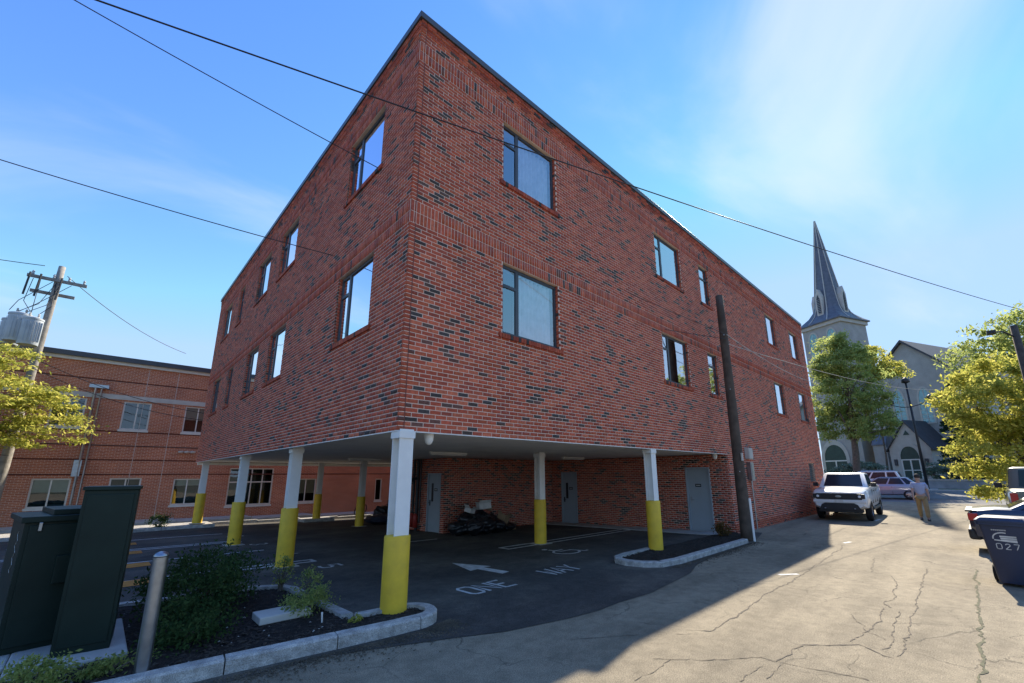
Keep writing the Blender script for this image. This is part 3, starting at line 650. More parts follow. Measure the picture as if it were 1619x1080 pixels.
# ------------------------------------------------------------------ markings on the car park
def glyph(ch):
    G = {'O': [[(0.2, 0), (0, 0.15), (0, 0.85), (0.2, 1), (0.8, 1), (1, 0.85), (1, 0.15), (0.8, 0), (0.2, 0)]],
         'N': [[(0, 0), (0, 1), (1, 0), (1, 1)]], 'E': [[(1, 0), (0, 0), (0, 1), (1, 1)], [(0, 0.5), (0.75, 0.5)]],
         'W': [[(0, 1), (0.22, 0), (0.5, 0.75), (0.78, 0), (1, 1)]], 'A': [[(0, 0), (0.5, 1), (1, 0)], [(0.22, 0.35), (0.78, 0.35)]],
         'Y': [[(0, 1), (0.5, 0.5), (1, 1)], [(0.5, 0.5), (0.5, 0)]], '5': [[(0.95, 1), (0.1, 1), (0.05, 0.55), (0.7, 0.6), (1, 0.4), (0.9, 0.08), (0.5, 0), (0.05, 0.08)]],
         '4': [[(0.75, 0), (0.75, 1), (0, 0.3), (1, 0.3)]], '3': [[(0.05, 0.95), (0.6, 1), (0.95, 0.78), (0.5, 0.53), (1, 0.25), (0.6, 0), (0, 0.08)]],
         '2': [[(0.05, 0.8), (0.3, 1), (0.8, 0.98), (0.95, 0.7), (0, 0), (1, 0)]], '7': [[(0, 1), (1, 1), (0.4, 0)]]}
    return G[ch]
def gz(x, y, dz): return Vector((x, y, g(x, y)+dz))
def text_mark(s, o, ux, uy, w, h, gap, st):
    m = MB(); x = 0.0
    for ch in s:
        for pl in glyph(ch):
            m.ribbon([gz(o[0]+ux[0]*(x+p[0]*w)+uy[0]*p[1]*h, o[1]+ux[1]*(x+p[0]*w)+uy[1]*p[1]*h, 0.011) for p in pl], st)
        x += w+gap
    return tag(m.build('painted_lettering', MT['paintwhite']), kind='structure')
text_mark('ONE', (1.60, 0.22), (1, -0.01), (-0.03, 1), 0.24, 0.50, 0.09, 0.062)
text_mark('WAY', (3.50, 0.22), (1, 0), (0.03, 1), 0.24, 0.53, 0.06, 0.055)
m = MB(); ar = [(2.90, 2.72), (3.24, 1.78), (3.06, 1.80), (3.13, 1.10), (2.91, 1.05), (2.86, 1.76), (2.66, 1.72)]
m.add([gz(x, y, 0.011) for x, y in ar], [(0, 6, 5), (0, 5, 2), (0, 2, 1), (5, 4, 3, 2)]); tag(m.build('painted_arrow', MT['paintwhite']), kind='structure')
# stencilled wheelchair
m = MB(); cx, cy = 5.7, 1.95
m.ribbon([gz(cx+0.36*math.cos(t), cy-0.12+0.30*math.sin(t), 0.011) for t in [math.pi*(0.55+1.35*k/16) for k in range(17)]], 0.06)
m.ribbon([gz(cx-0.12, cy+0.38, 0.011), gz(cx-0.05, cy+0.02, 0.011), gz(cx+0.3, cy-0.0, 0.011), gz(cx+0.42, cy-0.38, 0.011), gz(cx+0.55, cy-0.35, 0.011)], 0.07)
m.add([gz(cx-0.14+0.08*math.cos(k*0.785), cy+0.5+0.08*math.sin(k*0.785), 0.011) for k in range(8)], [tuple(range(8))])
m.ribbon([gz(cx-0.08, cy+0.2, 0.011), gz(cx+0.2, cy+0.18, 0.011)], 0.05)
tag(m.build('painted_wheelchair_symbol', MT['paintwhite']), kind='structure')
def line(pts, w=0.1, mat='paintwhite', dz=0.010):
    P = []
    for (a, b), (c, d) in zip(pts, pts[1:]):
        n = max(2, int(math.hypot(c-a, d-b)/0.4))
        P += [gz(a+(c-a)*k/n, b+(d-b)*k/n, dz) for k in range(n)]
    P.append(gz(*pts[-1], dz)); return tag(MB().ribbon(P, w).build('parking_line', MT[mat]), kind='structure')
for y in (5.25, 5.55, 8.05, 10.55, 10.85, 13.5): line([(-4.5, y+0.35), (0.9 if y in (5.25, 5.55) else 0.55, y-0.02)], 0.09)
line([(0.9, 5.2), (0.9, 5.58)], 0.09)
for y in (3.25, 3.6): line([(5.05, y), (10.8, y+0.02)], 0.09)
line([(5.05, 3.2), (5.05, 3.64)], 0.09); line([(7.3, 0.32), (10.7, 0.34)], 0.09)
line([(3.6, 6.6), (5.0, 6.55)], 0.08)
text_mark('5', (0.72, 4.55), (0, -1), (1, 0), 0.3, 0.42, 0, 0.07); text_mark('4', (0.62, 7.0), (0, -1), (1, 0), 0.3, 0.42, 0, 0.07); text_mark('3', (0.55, 9.6), (0, -1), (1, 0), 0.3, 0.42, 0, 0.07); text_mark('2', (0.5, 12.4), (0, -1), (1, 0), 0.3, 0.42, 0, 0.07)
for y in (5.15, 7.45, 9.9, 12.2):
    m = MB(); xs = lin(-3.2, -1.8, 0.35); m.add([gz(x, y+0.05*(x+2), 0.013) for x in xs]+[gz(x, y+0.62+0.05*(x+2), 0.013) for x in xs], [(i, i+1, len(xs)+i+1, len(xs)+i) for i in range(len(xs)-1)])
    tag(m.build('orange_painted_patch', MT['paintorange']), kind='structure')
# short white marks and cracks on the alley
for px in ((1231, 909, 1262, 908), (1334, 859, 1345, 857), (1383, 824, 1392, 821)):
    a, b = atz(px[0], px[1]), atz(px[2], px[3]); a.z = b.z = 0.005; tag(MB().ribbon([a, b], 0.09).build('white_paint_mark', MT['paintwhite']), kind='structure')
MT['crack'] = pmat('crack_dark', (0.12, 0.10, 0.075), 0.95, 0.3, 20)
MT['crack_weed'] = pmat('crack_weed', (0.095, 0.092, 0.05), 0.95, 0.4, 12)
def Z8(pl): return [(900+x/2.2517, 820+y/2.2517) for x, y in pl]
cracks = [([(1090, 140), (1075, 190), (1150, 205), (1170, 240), (1150, 260), (1165, 285), (1120, 300), (1160, 325)], 0.022),
          ([(1270, 180), (1250, 270), (1215, 380), (1180, 500)], 0.02), ([(980, 95), (890, 160), (830, 200), (760, 240), (700, 270), (640, 310), (560, 370), (500, 400), (400, 395)], 0.03),
          ([(740, 510), (800, 465), (850, 450), (960, 455), (1040, 455), (1120, 490), (1175, 500)], 0.026), ([(300, 500), (480, 505), (680, 495), (760, 515), (860, 535), (980, 555), (1090, 580)], 0.018),
          ([(610, 580), (690, 520)], 0.014), ([(700, 570), (760, 515)], 0.014), ([(1120, 320), (1110, 360), (1040, 420), (980, 440)], 0.022), ([(1170, 330), (1150, 440), (1100, 470)], 0.018), ([(1000, 340), (1060, 400), (1150, 440)], 0.014),
          ([(380, 412), (480, 410)], 0.014), ([(0, 430), (260, 415)], 0.014), ([(230, 580), (300, 540), (370, 500)], 0.012), ([(1280, 240), (1380, 255), (1450, 250)], 0.012), ([(1180, 120), (1100, 130)], 0.014),
          ([(1445, 180), (1455, 280), (1465, 380), (1465, 480), (1465, 600)], 0.05)]
for k, (pl, w) in enumerate(cracks):
    P = []
    q = [atz(*p) for p in Z8(pl)]; wx = wy = 0.0
    for a, b in zip(q, q[1:]):
        n = max(2, int((b-a).length/0.05))
        for i in range(n):
            wx = wx*0.72+rnd.gauss(0, 0.011); wy = wy*0.72+rnd.gauss(0, 0.011); p = a.lerp(b, i/n); p += Vector((wx, wy, 0)); p.z = 0.0045; P.append(p)
    if len(P) > 2: tag(MB().ribbon(P, [w*0.62*rnd.uniform(0.2, 1.4) for _ in P]).build('crack', MT['crack_weed' if k == len(cracks)-1 else 'crack']), kind='structure')

# ------------------------------------------------------------------ planting beds and kerbs
def kerb_run(parent, pts, w=0.15, h=0.14, depth=0.15, gap=0.012):
    """one kerb stone along a short polyline (inner side to the left)"""
    pts = [Vector((p[0], p[1], 0)) for p in pts]; n = len(pts); outer = []; inner = []
    for i, p in enumerate(pts):
        t = (pts[min(i+1, n-1)]-pts[max(i-1, 0)]); t.normalize(); nr = Vector((-t.y, t.x, 0)); q = p.copy()
        if i == 0: q += t*gap/2
        if i == n-1: q -= t*gap/2
        outer.append(q); inner.append(q+nr*w)
    rings = [[(o.x, o.y, g(o.x, o.y)-depth), (o.x, o.y, g(o.x, o.y)+h-0.02), (o.x*0.88+i_.x*0.12, o.y*0.88+i_.y*0.12, g(o.x, o.y)+h), (i_.x, i_.y, g(o.x, o.y)+h), (i_.x, i_.y, g(o.x, o.y)-depth)] for o, i_ in zip(outer, inner)]
    return MB().loft(rings).build('kerb_stone', MT['granite'], parent)
KA = tag(empty('kerb', (0, 0, 0)), kind='structure')
def arc(cx, cy, r, a0, a1, n): return [(cx+r*math.cos(R(a0+(a1-a0)*k/n)), cy+r*math.sin(R(a0+(a1-a0)*k/n))) for k in range(n+1)]
for seg in ([(-6.5, -0.10), (-4.6, -0.17)], [(-4.6, -0.17), (-2.9, -0.26)], [(-2.9, -0.26), (-1.81, -0.35)], [(-1.81, -0.35), (-0.80, -0.48)], [(-0.80, -0.48), (-0.2, -0.55), (0.17, -0.57)], [(0.17, -0.57)]+arc(0.2, -0.20, 0.37, -80, 80, 9)+[(0.12, 0.19)]):
    kerb_run(KA, seg)
for seg in ([(0.12, 0.17), (-0.33, 0.22)], [(-0.33, 0.22), (-0.37, 1.25)], [(-0.37, 1.25), (-0.37, 2.26)], [(-0.37, 2.26), (-0.48, 2.62), (-0.87, 2.9)], [(-0.87, 2.9), (-2.3, 3.15)], [(-2.3, 3.15), (-4.2, 3.3)]):
    kerb_run(KA, seg)
def bed(name, poly, dz, bump, step=0.12):
    """soil surface inside a polygon, slightly mounded"""
    bm = bmesh.new(); vs = [bm.verts.new((x, y, 0)) for x, y in poly]; f = bm.faces.new(vs)
    bmesh.ops.triangulate(bm, faces=[f])
    for _ in range(5): bmesh.ops.subdivide_edges(bm, edges=[e for e in bm.edges if e.calc_length() > step], cuts=1, use_grid_fill=False); bmesh.ops.triangulate(bm, faces=bm.faces)
    for v in bm.verts: v.co.z = g(v.co.x, v.co.y)+dz+bump*(math.sin(v.co.x*5)*math.sin(v.co.y*4.3)+rnd.uniform(-0.6, 0.6))
    me = bpy.data.meshes.new(name); bm.to_mesh(me); bm.free(); return tag(link_mesh(name, me, MT['mulch'], smooth=True), kind='structure')
bedp = [(-6.4, -0.02), (-2.9, -0.16), (-1.81, -0.25), (-0.8, -0.38), (0.15, -0.46), (0.40, -0.34), (0.46, -0.2), (0.38, -0.03), (0.1, 0.06), (-0.42, 0.10), (-0.5, 1.3), (-0.5, 2.2), (-0.6, 2.5), (-0.95, 2.78), (-2.3, 3.0), (-6.4, 3.2)]
bed('planting_bed', bedp, 0.10, 0.012)
KB = tag(empty('kerb', (0, 0, 0)), kind='structure')
isl = [(5.9, 0.32), (5.45, 0.25), (5.2, 0.05), (5.12, -0.25), (5.22, -0.6), (5.5, -0.88)]
for seg in ([(7.4, 0.36), (5.9, 0.32)], isl, [(5.5, -0.88), (6.1, -0.98), (7.2, -0.97)], [(7.2, -0.97), (8.6, -0.96)], [(8.6, -0.96), (10.0, -0.95)]): kerb_run(KB, seg, h=0.11)
bed('planting_bed', [(10.9, -0.55), (11.6, -0.05), (11.6, 0.25), (7.4, 0.24), (5.95, 0.2), (5.5, 0.13), (5.32, -0.0), (5.27, -0.25), (5.35, -0.5), (5.6, -0.75), (6.2, -0.84), (10.0, -0.82)], 0.06, 0.01)
MB().box((10.85, 0.27, -0.12), (XI-0.006, 0.9, 0.02)).build('x', MT['concrete']).name = 'pavement'
tag(bpy.data.objects['pavement.001'] if 'pavement.001' in bpy.data.objects else bpy.data.objects['pavement'], kind='structure')
m = MB()
for a, b in zip(lin(0.91, 7.7, 1.36), lin(0.91, 7.7, 1.36)[1:]): za = g(11.2, (a+b)/2); m.box((10.85, a, za-0.1), (XI-0.006, b-0.01, za+0.03))
tag(m.build('pavement', MT['concrete']), kind='structure')
# grit along the kerbs
def grit(name, pts, w, dz):
    P = []
    for (a, b), (c, d) in zip(pts, pts[1:]):
        for k in range(8): P.append(Vector((a+(c-a)*k/8, b+(d-b)*k/8, dz)))
    tag(MB().ribbon(P, [w*rnd.uniform(0.6, 1.2) for _ in P]).build(name, MT['grit']), kind='structure')
# mulch chips, pebbles (nobody could count them)
def scatter(name, n, where, size, mat, flat=0.35, seed=1):
    rr = random.Random(seed); m = MB()
    for _ in range(n):
        x, y, z = where(rr); s = size*rr.uniform(0.4, 1.4); a = rr.uniform(0, 6.28); t = rr.uniform(-0.5, 0.5)
        ca, sa = math.cos(a), math.sin(a); l, w, h = s, s*rr.uniform(0.3, 0.8), s*flat
        pts = []
        for (u, v, q) in ((-l, -w, 0), (l, -w*0.7, 0), (l*0.8, w, 0), (-l*0.8, w*0.8, 0), (0, 0, h)):
            pts.append((x+u*ca-v*sa, y+u*sa+v*ca, z+q+u*t*0.6))
        m.add(pts, [(0, 1, 4), (1, 2, 4), (2, 3, 4), (3, 0, 4)])
    return m.build(name, mat)
def in_poly(poly, x, y):
    c = False; j = len(poly)-1
    for i in range(len(poly)):
        if (poly[i][1] > y) != (poly[j][1] > y) and x < (poly[j][0]-poly[i][0])*(y-poly[i][1])/(poly[j][1]-poly[i][1])+poly[i][0]: c = not c
        j = i
    return c
def in_bed(rr):
    while True:
        x, y = rr.uniform(-3.6, 0.45), rr.uniform(-0.4, 2.8)
        if in_poly(bedp, x, y): return x, y, g(x, y)+0.10+rr.uniform(-0.008, 0.012)
MT['chip'] = pmat('bark_chip', (0.038, 0.028, 0.02), 0.9, 0.5, 30); MT['pebble'] = pmat('pebble', (0.33, 0.31, 0.28), 0.85, 0.3, 25)
tag(scatter('bark_mulch', 5200, in_bed, 0.022, MT['chip'], 0.4, 2), 'dark bark mulch covering the front planting bed', 'mulch', kind='stuff')
tag(scatter('pebbles', 170, in_bed, 0.014, MT['pebble'], 0.7, 3), 'pale pebbles strewn over the dark mulch', 'pebbles', kind='stuff')
tag(scatter('bark_mulch', 2600, lambda rr: (rr.uniform(5.5, 10.3), rr.uniform(-0.78, 0.2), 0.065+rr.uniform(-0.01, 0.01)), 0.024, MT['chip'], 0.4, 4), 'dark mulch on the kerbed island by the far column', 'mulch', kind='stuff')
def along(pts, sig):
    def f(rr):
        i = rr.randrange(len(pts)-1); t = rr.random(); x = pts[i][0]*(1-t)+pts[i+1][0]*t; y = pts[i][1]*(1-t)+pts[i+1][1]*t
        return x+rr.gauss(0, 0.05), y-abs(rr.gauss(0, sig))*rr.uniform(0.3, 1.6), 0.009
    return f
tag(scatter('gravel', 4200, along([(-4, -0.24), (-1.8, -0.42), (-0.7, -0.56), (0.2, -0.64), (0.62, -0.5)], 0.16), 0.010, MT['grit'], 0.5, 5), 'loose brown grit along the foot of the front kerb', 'gravel', kind='stuff')
tag(scatter('gravel', 2200, along([(5.6, -1.0), (7.5, -1.03), (8.6, -1.02), (10.3, -0.98)], 0.14), 0.013, MT['grit'], 0.5, 6), 'loose brown grit along the island kerb by the far column', 'gravel', kind='stuff')
m = MB().box((-1.30, 0.62, 0.10), (-0.72, 0.98, 0.185)); sl = m.build('stone_slab', MT['stone'], bevel=0.01); sl.rotation_euler = (0, 0, 0.0); tag(sl, 'pale flat stone slab lying on the mulch among weeds', 'slab')
m = MB().tube([(-0.72, 0.22, 0.08), (-0.735, 0.21, 0.22)], [0.008, 0.011], 8); tag(m.build('plant_stake', MT['white']), 'small white stake standing in the dark mulch', 'stake')

# ------------------------------------------------------------------ foliage
def leaves_mesh(name, C0, size, rs, flat=0.6, parent=None, mat=None):
    n = len(C0); rg = np.random.default_rng(rs)
    a = rg.normal(size=(n, 3)); a /= np.linalg.norm(a, axis=1)[:, None]
    nrm = rg.normal(size=(n, 3)); nrm[:, 2] = nrm[:, 2]*flat+flat; nrm /= np.linalg.norm(nrm, axis=1)[:, None]
    u = np.cross(a, nrm); u /= np.linalg.norm(u, axis=1)[:, None]; v = np.cross(nrm, u)
    s = size*rg.uniform(0.6, 1.35, n)[:, None]
    P = np.stack([C0-u*s, C0-v*s*0.42+nrm*s*0.08, C0+u*s, C0+v*s*0.42+nrm*s*0.08], 1).reshape(-1, 3)
    me = bpy.data.meshes.new(name); me.vertices.add(4*n); me.vertices.foreach_set('co', P.reshape(-1)); me.loops.add(4*n); me.polygons.add(n)
    me.loops.foreach_set('vertex_index', np.arange(4*n, dtype=np.int32)); me.polygons.foreach_set('loop_start', np.arange(0, 4*n, 4, dtype=np.int32)); me.polygons.foreach_set('loop_total', np.full(n, 4, dtype=np.int32)); me.update(calc_edges=True)
    return link_mesh(name, me, mat, parent)
def crown_points(ell, nclus, nleaf, crad, rs, shell=0.75, squash=0.55):
    rg = np.random.default_rng(rs); cl = []
    vol = np.array([e[1][0]*e[1][1]*e[1][2] for e in ell]); vol = vol/vol.sum()
    for _ in range(nclus):
        c, r = ell[rg.choice(len(ell), p=vol)]; d = rg.normal(size=3); d /= np.linalg.norm(d)
        q = (shell+(1-shell)*rg.random()) if rg.random() < 0.72 else rg.random()**0.5
        cl.append(np.array(c)+d*np.array(r)*q*rg.uniform(0.85, 1.08))
    cl = np.array(cl); k = rg.integers(0, nclus, nleaf); rad = crad*rg.uniform(0.55, 1.3, nclus)
    off = rg.normal(size=(nleaf, 3))*rad[k][:, None]*0.55; off[:, 2] *= squash
    return cl, cl[k]+off
MT['bark'] = pmat('bark', (0.115, 0.092, 0.068), 0.95, 0.3, 7, 0.6, 25)
def tree(name, label, base, top_trunk, r0, ell, nclus, nleaf, lsize, crad, mat, rs, limbs=9, group=None, squash=0.55, flat=0.6):
    t = tag(empty(name, base), label, 'tree', group); rg = random.Random(rs); B = Vector(base); m = MB()
    cl, pts = crown_points([((c[0]-B.x, c[1]-B.y, c[2]-B.z), r) for c, r in ell], nclus, nleaf, crad, rs, squash=squash)
    T = Vector(top_trunk)-B; n = 8
    tr = [Vector((T.x*k/n+rg.gauss(0, 0.03)*T.z*0.08*(k > 0), T.y*k/n+rg.gauss(0, 0.03)*T.z*0.08*(k > 0), T.z*k/n)) for k in range(n+1)]
    m.tube([Vector((0, 0, -0.1))]+tr, [r0*1.35]+[r0*(1-0.8*k/n) for k in range(n+1)], 9)
    order_ = list(range(len(cl))); rg.shuffle(order_)
    prim = []
    for i in order_[:limbs]:
        e = Vector(cl[i])*0.88; k = rg.uniform(0.38, 0.95); s = tr[0].lerp(T, k); s = tr[min(n, int(k*n))].copy()
        mid = s.lerp(e, 0.5)+Vector((rg.gauss(0, 0.1), rg.gauss(0, 0.1), 0.12))*(e-s).length*0.6*0.5
        rr = r0*(1-0.75*k)*0.55; m.tube([s, s.lerp(mid, 0.5)+Vector((0, 0, 0.02)), mid, e], [rr, rr*0.8, rr*0.55, rr*0.15], 6); prim.append((mid, e, rr))
    for i in order_[limbs:limbs+limbs*7]:
        e = Vector(cl[i]); best = min(prim, key=lambda q: (q[0].lerp(q[1], 0.4)-e).length); s = best[0].lerp(best[1], rg.uniform(0.1, 0.7)); rr = best[2]*0.35
        m.tube([s, s.lerp(e, 0.5)+Vector((rg.gauss(0, 0.05), rg.gauss(0, 0.05), 0.08)), e], [rr, rr*0.6, rr*0.12], 5)
    m.build('trunk', MT['bark'], t, smooth=True)
    leaves_mesh('crown', pts, lsize, rs, flat, t, mat)
    return t
def shrub(name, label, base, ell, nclus, nleaf, lsize, crad, mat, rs, group=None, cat='shrub', stems=6, squash=0.7):
    t = tag(empty(name, base), label, cat, group); B = Vector(base); rg = random.Random(rs)
    cl, pts = crown_points([((c[0]-B.x, c[1]-B.y, c[2]-B.z), r) for c, r in ell], nclus, nleaf, crad, rs, 0.6, squash=squash)
    pts[:, 2] = np.maximum(pts[:, 2], 0.01); m = MB()
    for i in range(min(stems, len(cl))):
        e = Vector(cl[i]); m.tube([(rg.uniform(-0.04, 0.04), rg.uniform(-0.04, 0.04), -0.03), e*0.55+Vector((0, 0, 0.02)), e], [0.012, 0.008, 0.003], 5)
    m.build('stem', MT['bark'], t); leaves_mesh('foliage', pts, lsize, rs, 0.6, t, mat); return t
MT['leaf_bright'] = leaf_mat('leaf_bright', (0.21, 0.25, 0.045), (0.50, 0.48, 0.11), 0.52)
MT['leaf_mid'] = leaf_mat('leaf_mid', (0.15, 0.21, 0.065), (0.34, 0.38, 0.12), 0.58)
MT['leaf_dark'] = leaf_mat('leaf_dark', (0.024, 0.055, 0.02), (0.07, 0.11, 0.038), 0.35)
MT['leaf_conifer'] = leaf_mat('leaf_conifer', (0.022, 0.05, 0.03), (0.05, 0.09, 0.055), 0.2)
MT['leaf_silver'] = leaf_mat('leaf_silver', (0.10, 0.16, 0.12), (0.22, 0.28, 0.22), 0.2)
# shrubs of the front bed
shrub('shrub', 'large dark green shrub behind the steel bollard in the front bed', (-1.75, 1.9, 0.1), [((-1.75, 1.9, 0.42), (0.62, 0.75, 0.38)), ((-1.25, 2.2, 0.38), (0.4, 0.45, 0.32))], 60, 5200, 0.028, 0.2, MT['leaf_dark'], 11, 'shrubs of the front bed')
shrub('shrub', 'low spreading green shrub nearest the kerb beside the bollard', (-1.95, 0.75, 0.1), [((-1.95, 0.75, 0.24), (0.42, 0.6, 0.22))], 40, 3000, 0.025, 0.16, MT['leaf_dark'], 12, 'shrubs of the front bed')
shrub('shrub', 'dark shrub with reddish twigs against the car park edge', (-1.55, 2.75, 0.08), [((-1.55, 2.7, 0.5), (0.5, 0.3, 0.36))], 30, 1500, 0.026, 0.17, MT['leaf_dark'], 13, 'shrubs of the front bed', stems=12)
shrub('weed_clump', 'green weeds around the stone slab in the bed', (-0.72, 0.75, 0.1), [((-0.72, 0.75, 0.26), (0.3, 0.36, 0.16))], 26, 1300, 0.022, 0.11, MT['leaf_mid'], 14, 'weeds in the front bed', 'weeds', 12)
shrub('weed_clump', 'tall spindly weeds leaning over the inner kerb', (-0.52, 1.35, 0.1), [((-0.5, 1.35, 0.3), (0.16, 0.42, 0.22))], 22, 600, 0.02, 0.09, MT['leaf_mid'], 15, 'weeds in the front bed', 'weeds', 14)
shrub('weed_clump', 'upright weed beside the second yellow column', (-0.6, 2.35, 0.1), [((-0.6, 2.35, 0.42), (0.12, 0.12, 0.32))], 12, 420, 0.022, 0.09, MT['leaf_mid'], 16, 'weeds in the front bed', 'weeds', 10)
shrub('weed_clump', 'bushy bright weed at the foot of the green cabinet', (-3.1, 0.05, 0.1), [((-3.08, 0.06, 0.22), (0.24, 0.22, 0.2))], 22, 1500, 0.02, 0.1, MT['leaf_mid'], 17, 'weeds in the front bed', 'weeds', 12)
shrub('weed_clump', 'small low weeds between the pad and the kerb', (-2.62, 0.2, 0.1), [((-2.62, 0.2, 0.15), (0.3, 0.14, 0.06))], 20, 800, 0.018, 0.08, MT['leaf_mid'], 18, 'weeds in the front bed', 'weeds', 6)
shrub('weed_clump', 'tiny yellow-green sprout near the front column', (-0.42, -0.02, 0.1), [((-0.42, -0.02, 0.14), (0.09, 0.07, 0.05))], 8, 90, 0.022, 0.05, MT['leaf_bright'], 19, 'weeds in the front bed', 'weeds', 5)
shrub('shrub', 'small brown shrub on the island beside the wall corner', (10.6, -0.05, 0.05), [((10.6, -0.05, 0.24), (0.24, 0.24, 0.2))], 20, 900, 0.03, 0.12, leaf_mat('leaf_brown', (0.10, 0.065, 0.025), (0.17, 0.11, 0.04), 0.3), 20)
shrub('shrub', 'small round shrub at the far kerb near the brown brick building', (-0.9, 17.2, -0.07), [((-0.9, 17.2, 0.18), (0.35, 0.35, 0.28))], 22, 900, 0.035, 0.14, MT['leaf_dark'], 21)

# ------------------------------------------------------------------ electric cabinets, bollard
m = MB().box((-3.30, 0.60, 0.0), (-2.46, 2.1, 0.13)); pad = m.build('concrete_pad', MT['concrete'], bevel=0.015); tag(pad, 'concrete pad under the dark green electric cabinets', 'pad')
pad2 = MB().box((-4.4, 0.95, 0.0), (-3.303, 2.7, 0.125)).build('concrete_pad', MT['concrete'], bevel=0.015); tag(pad2, 'concrete pad under the wider green transformer box at the left edge', 'pad')
cb = tag(empty('electric_cabinet', (-2.79, 0.89, 0.13), R(-5)), 'tall narrow dark green electric cabinet beside the steel bollard', 'cabinet')
def cbx(name, a, b, parent, mat='cabinet', bev=0.006): return MB().box(a, b).build(name, MT[mat], parent, bevel=bev)
cbx('body', (-0.235, 0.0, 0.0), (0.195, 0.45, 1.57), cb); cbx('lid', (-0.25, -0.02, 1.57), (0.21, 0.47, 1.61), cb)
cbx('base_rail', (-0.22, 0.03, 0.001), (0.18, 0.43, 0.06), cb, 'black')
for z in (0.22, 0.72, 1.22): cbx('hinge', (0.182, -0.008, z), (0.202, 0.03, z+0.12), cb)
cbx('door', (-0.205, -0.012, 0.07), (0.165, 0.0, 1.53), cb)
ct = tag(empty('transformer_box', (-3.42, 1.36, 0.125), R(9)), 'wide dark green transformer box at the left edge with scratched white marks', 'cabinet')
def ctx(name, a, b, mat='cabinet', bev=0.006): return MB().box(a, b).build(name, MT[mat], ct, bevel=bev)
ctx('body', (0.0, 0.0, 0.0), (0.80, 1.05, 1.25)); ctx('lid', (-0.03, -0.04, 1.25), (0.83, 1.08, 1.31)); ctx('ridge', (0.2, 0.06, 1.31), (0.78, 0.95, 1.37))
ctx('door', (0.04, -0.025, 0.06), (0.76, 0.0, 1.22)); ctx('latch_box', (0.28, -0.08, 0.62), (0.5, -0.025, 0.9)); ctx('hinge', (0.10, -0.05, 1.16), (0.13, -0.025, 1.25), 'steel'); ctx('hinge', (0.42, -0.05, 1.16), (0.45, -0.025, 1.25), 'steel')
m = MB()
for k in range(7):
    y = 0.28+rnd.uniform(-0.02, 0.02); z = 1.15-k*0.06; m.tube([(-0.003, y, z), (-0.003, y+0.07*(-1)**k, z-0.03), (-0.003, y+0.01, z-0.055)], 0.0022, 4)
m.build('scratched_mark', MT['stone'], ct)
bo = tag(empty('steel_bollard', (-2.40, -0.10, 0.05)), 'plain galvanised steel pipe bollard in front of the green cabinet', 'bollard')
MB().lathe([(0.058, -0.1), (0.058, 1.03), (0.061, 1.031), (0.061, 1.05)], 20).build('post', MT['steel'], bo, smooth=True, split=40)
MB().lathe([(0.062, 1.045), (0.060, 1.06), (0.045, 1.082), (0.02, 1.093), (0.001, 1.095)], 20).build('cap', MT['steel'], bo, smooth=True)

# ------------------------------------------------------------------ under the overhang: lamps, cameras, rubbish, racks
for k, (x, y, lab) in enumerate(((4.2, 4.9, 'slim white strip light on the soffit near the front corner column'), (9.9, 5.0, 'slim white strip light on the soffit near the dark slit door'), (4.2, 10.4, 'slim white strip light on the soffit over the rear parking bays'))):
    t = tag(empty('strip_light', (x, y, HS-0.06)), lab, 'light', 'strip lights under the overhang')
    MB().box((-0.62, -0.06, 0.03), (0.62, 0.06, 0.08)).build('housing', MT['white'], t, bevel=0.006); MB().box((-0.6, -0.05, -0.01), (0.6, 0.05, 0.03)).build('diffuser', MT['white'], t, bevel=0.02)
for x, y, lab in ((0.62, 0.16, 'white dome security camera beside the front corner column'), (11.3, 0.25, 'white dome security camera above the grey corner door')):
    t = tag(empty('security_camera', (x, y, HS-0.02)), lab, 'camera', 'white dome cameras'); MB().lathe([(0.001, 0.04), (0.075, 0.04), (0.075, -0.03), (0.07, -0.05)], 16).build('mount', MT['white'], t, smooth=True, split=40)
    MB().lathe([(0.068, -0.05), (0.066, -0.085), (0.05, -0.125), (0.025, -0.15), (0.001, -0.157)], 16, cap=False).build('dome', MT['white'], t, smooth=True)
MT['bag'] = pmat('bin_bag', (0.012, 0.014, 0.018), 0.28, 0.2, 8, 0.9, 14, spec=0.6); MT['card'] = pmat('cardboard', (0.34, 0.23, 0.13), 0.9, 0.12, 6); MT['paper'] = pmat('paper_white', (0.62, 0.60, 0.55), 0.9)
def bag(x, y, rx, ry, h, seed, lab):
    rr = random.Random(seed); bm = bmesh.new(); bmesh.ops.create_icosphere(bm, subdivisions=4, radius=1.0)
    ph = [rr.uniform(0, 6) for _ in range(9)]
    for v in bm.verts:
        c = v.co.copy(); d = 1+0.07*math.sin(c.x*5+ph[0])*math.sin(c.y*6+ph[1])+0.06*math.sin(c.z*9+ph[2]+c.x*4)+0.04*math.sin(c.x*13+c.y*11+ph[3])+0.03*math.sin(c.z*17+c.y*9+ph[4])
        z = c.z; zz = (0.5+0.5*z); neck = 1-0.75*max(0, (zz-0.72)/0.28)**1.3 if zz > 0.72 else (0.82+0.18*min(1, zz/0.2))
        v.co = Vector((c.x*rx*d*neck, c.y*ry*d*neck, (zz**0.9)*h*(1.0+0.03*math.sin(ph[5]+c.x*7))))
        if v.co.z < 0.03: v.co.z = 0.0
    me = bpy.data.meshes.new('sack'); bm.to_mesh(me); bm.free()
    t = tag(empty('rubbish_bag', (x, y, g(x, y)+0.008), rr.uniform(0, 6)), lab, 'bag', 'bags in the rubbish heap'); link_mesh('sack', me, MT['bag'], t, smooth=True)
    k = MB(); k.tube([(0, 0, h*0.93), (0.01, 0, h*0.99), (0, 0.01, h*1.06)], [0.035, 0.02, 0.05], 8); k.build('knot', MT['bag'], t, smooth=True)
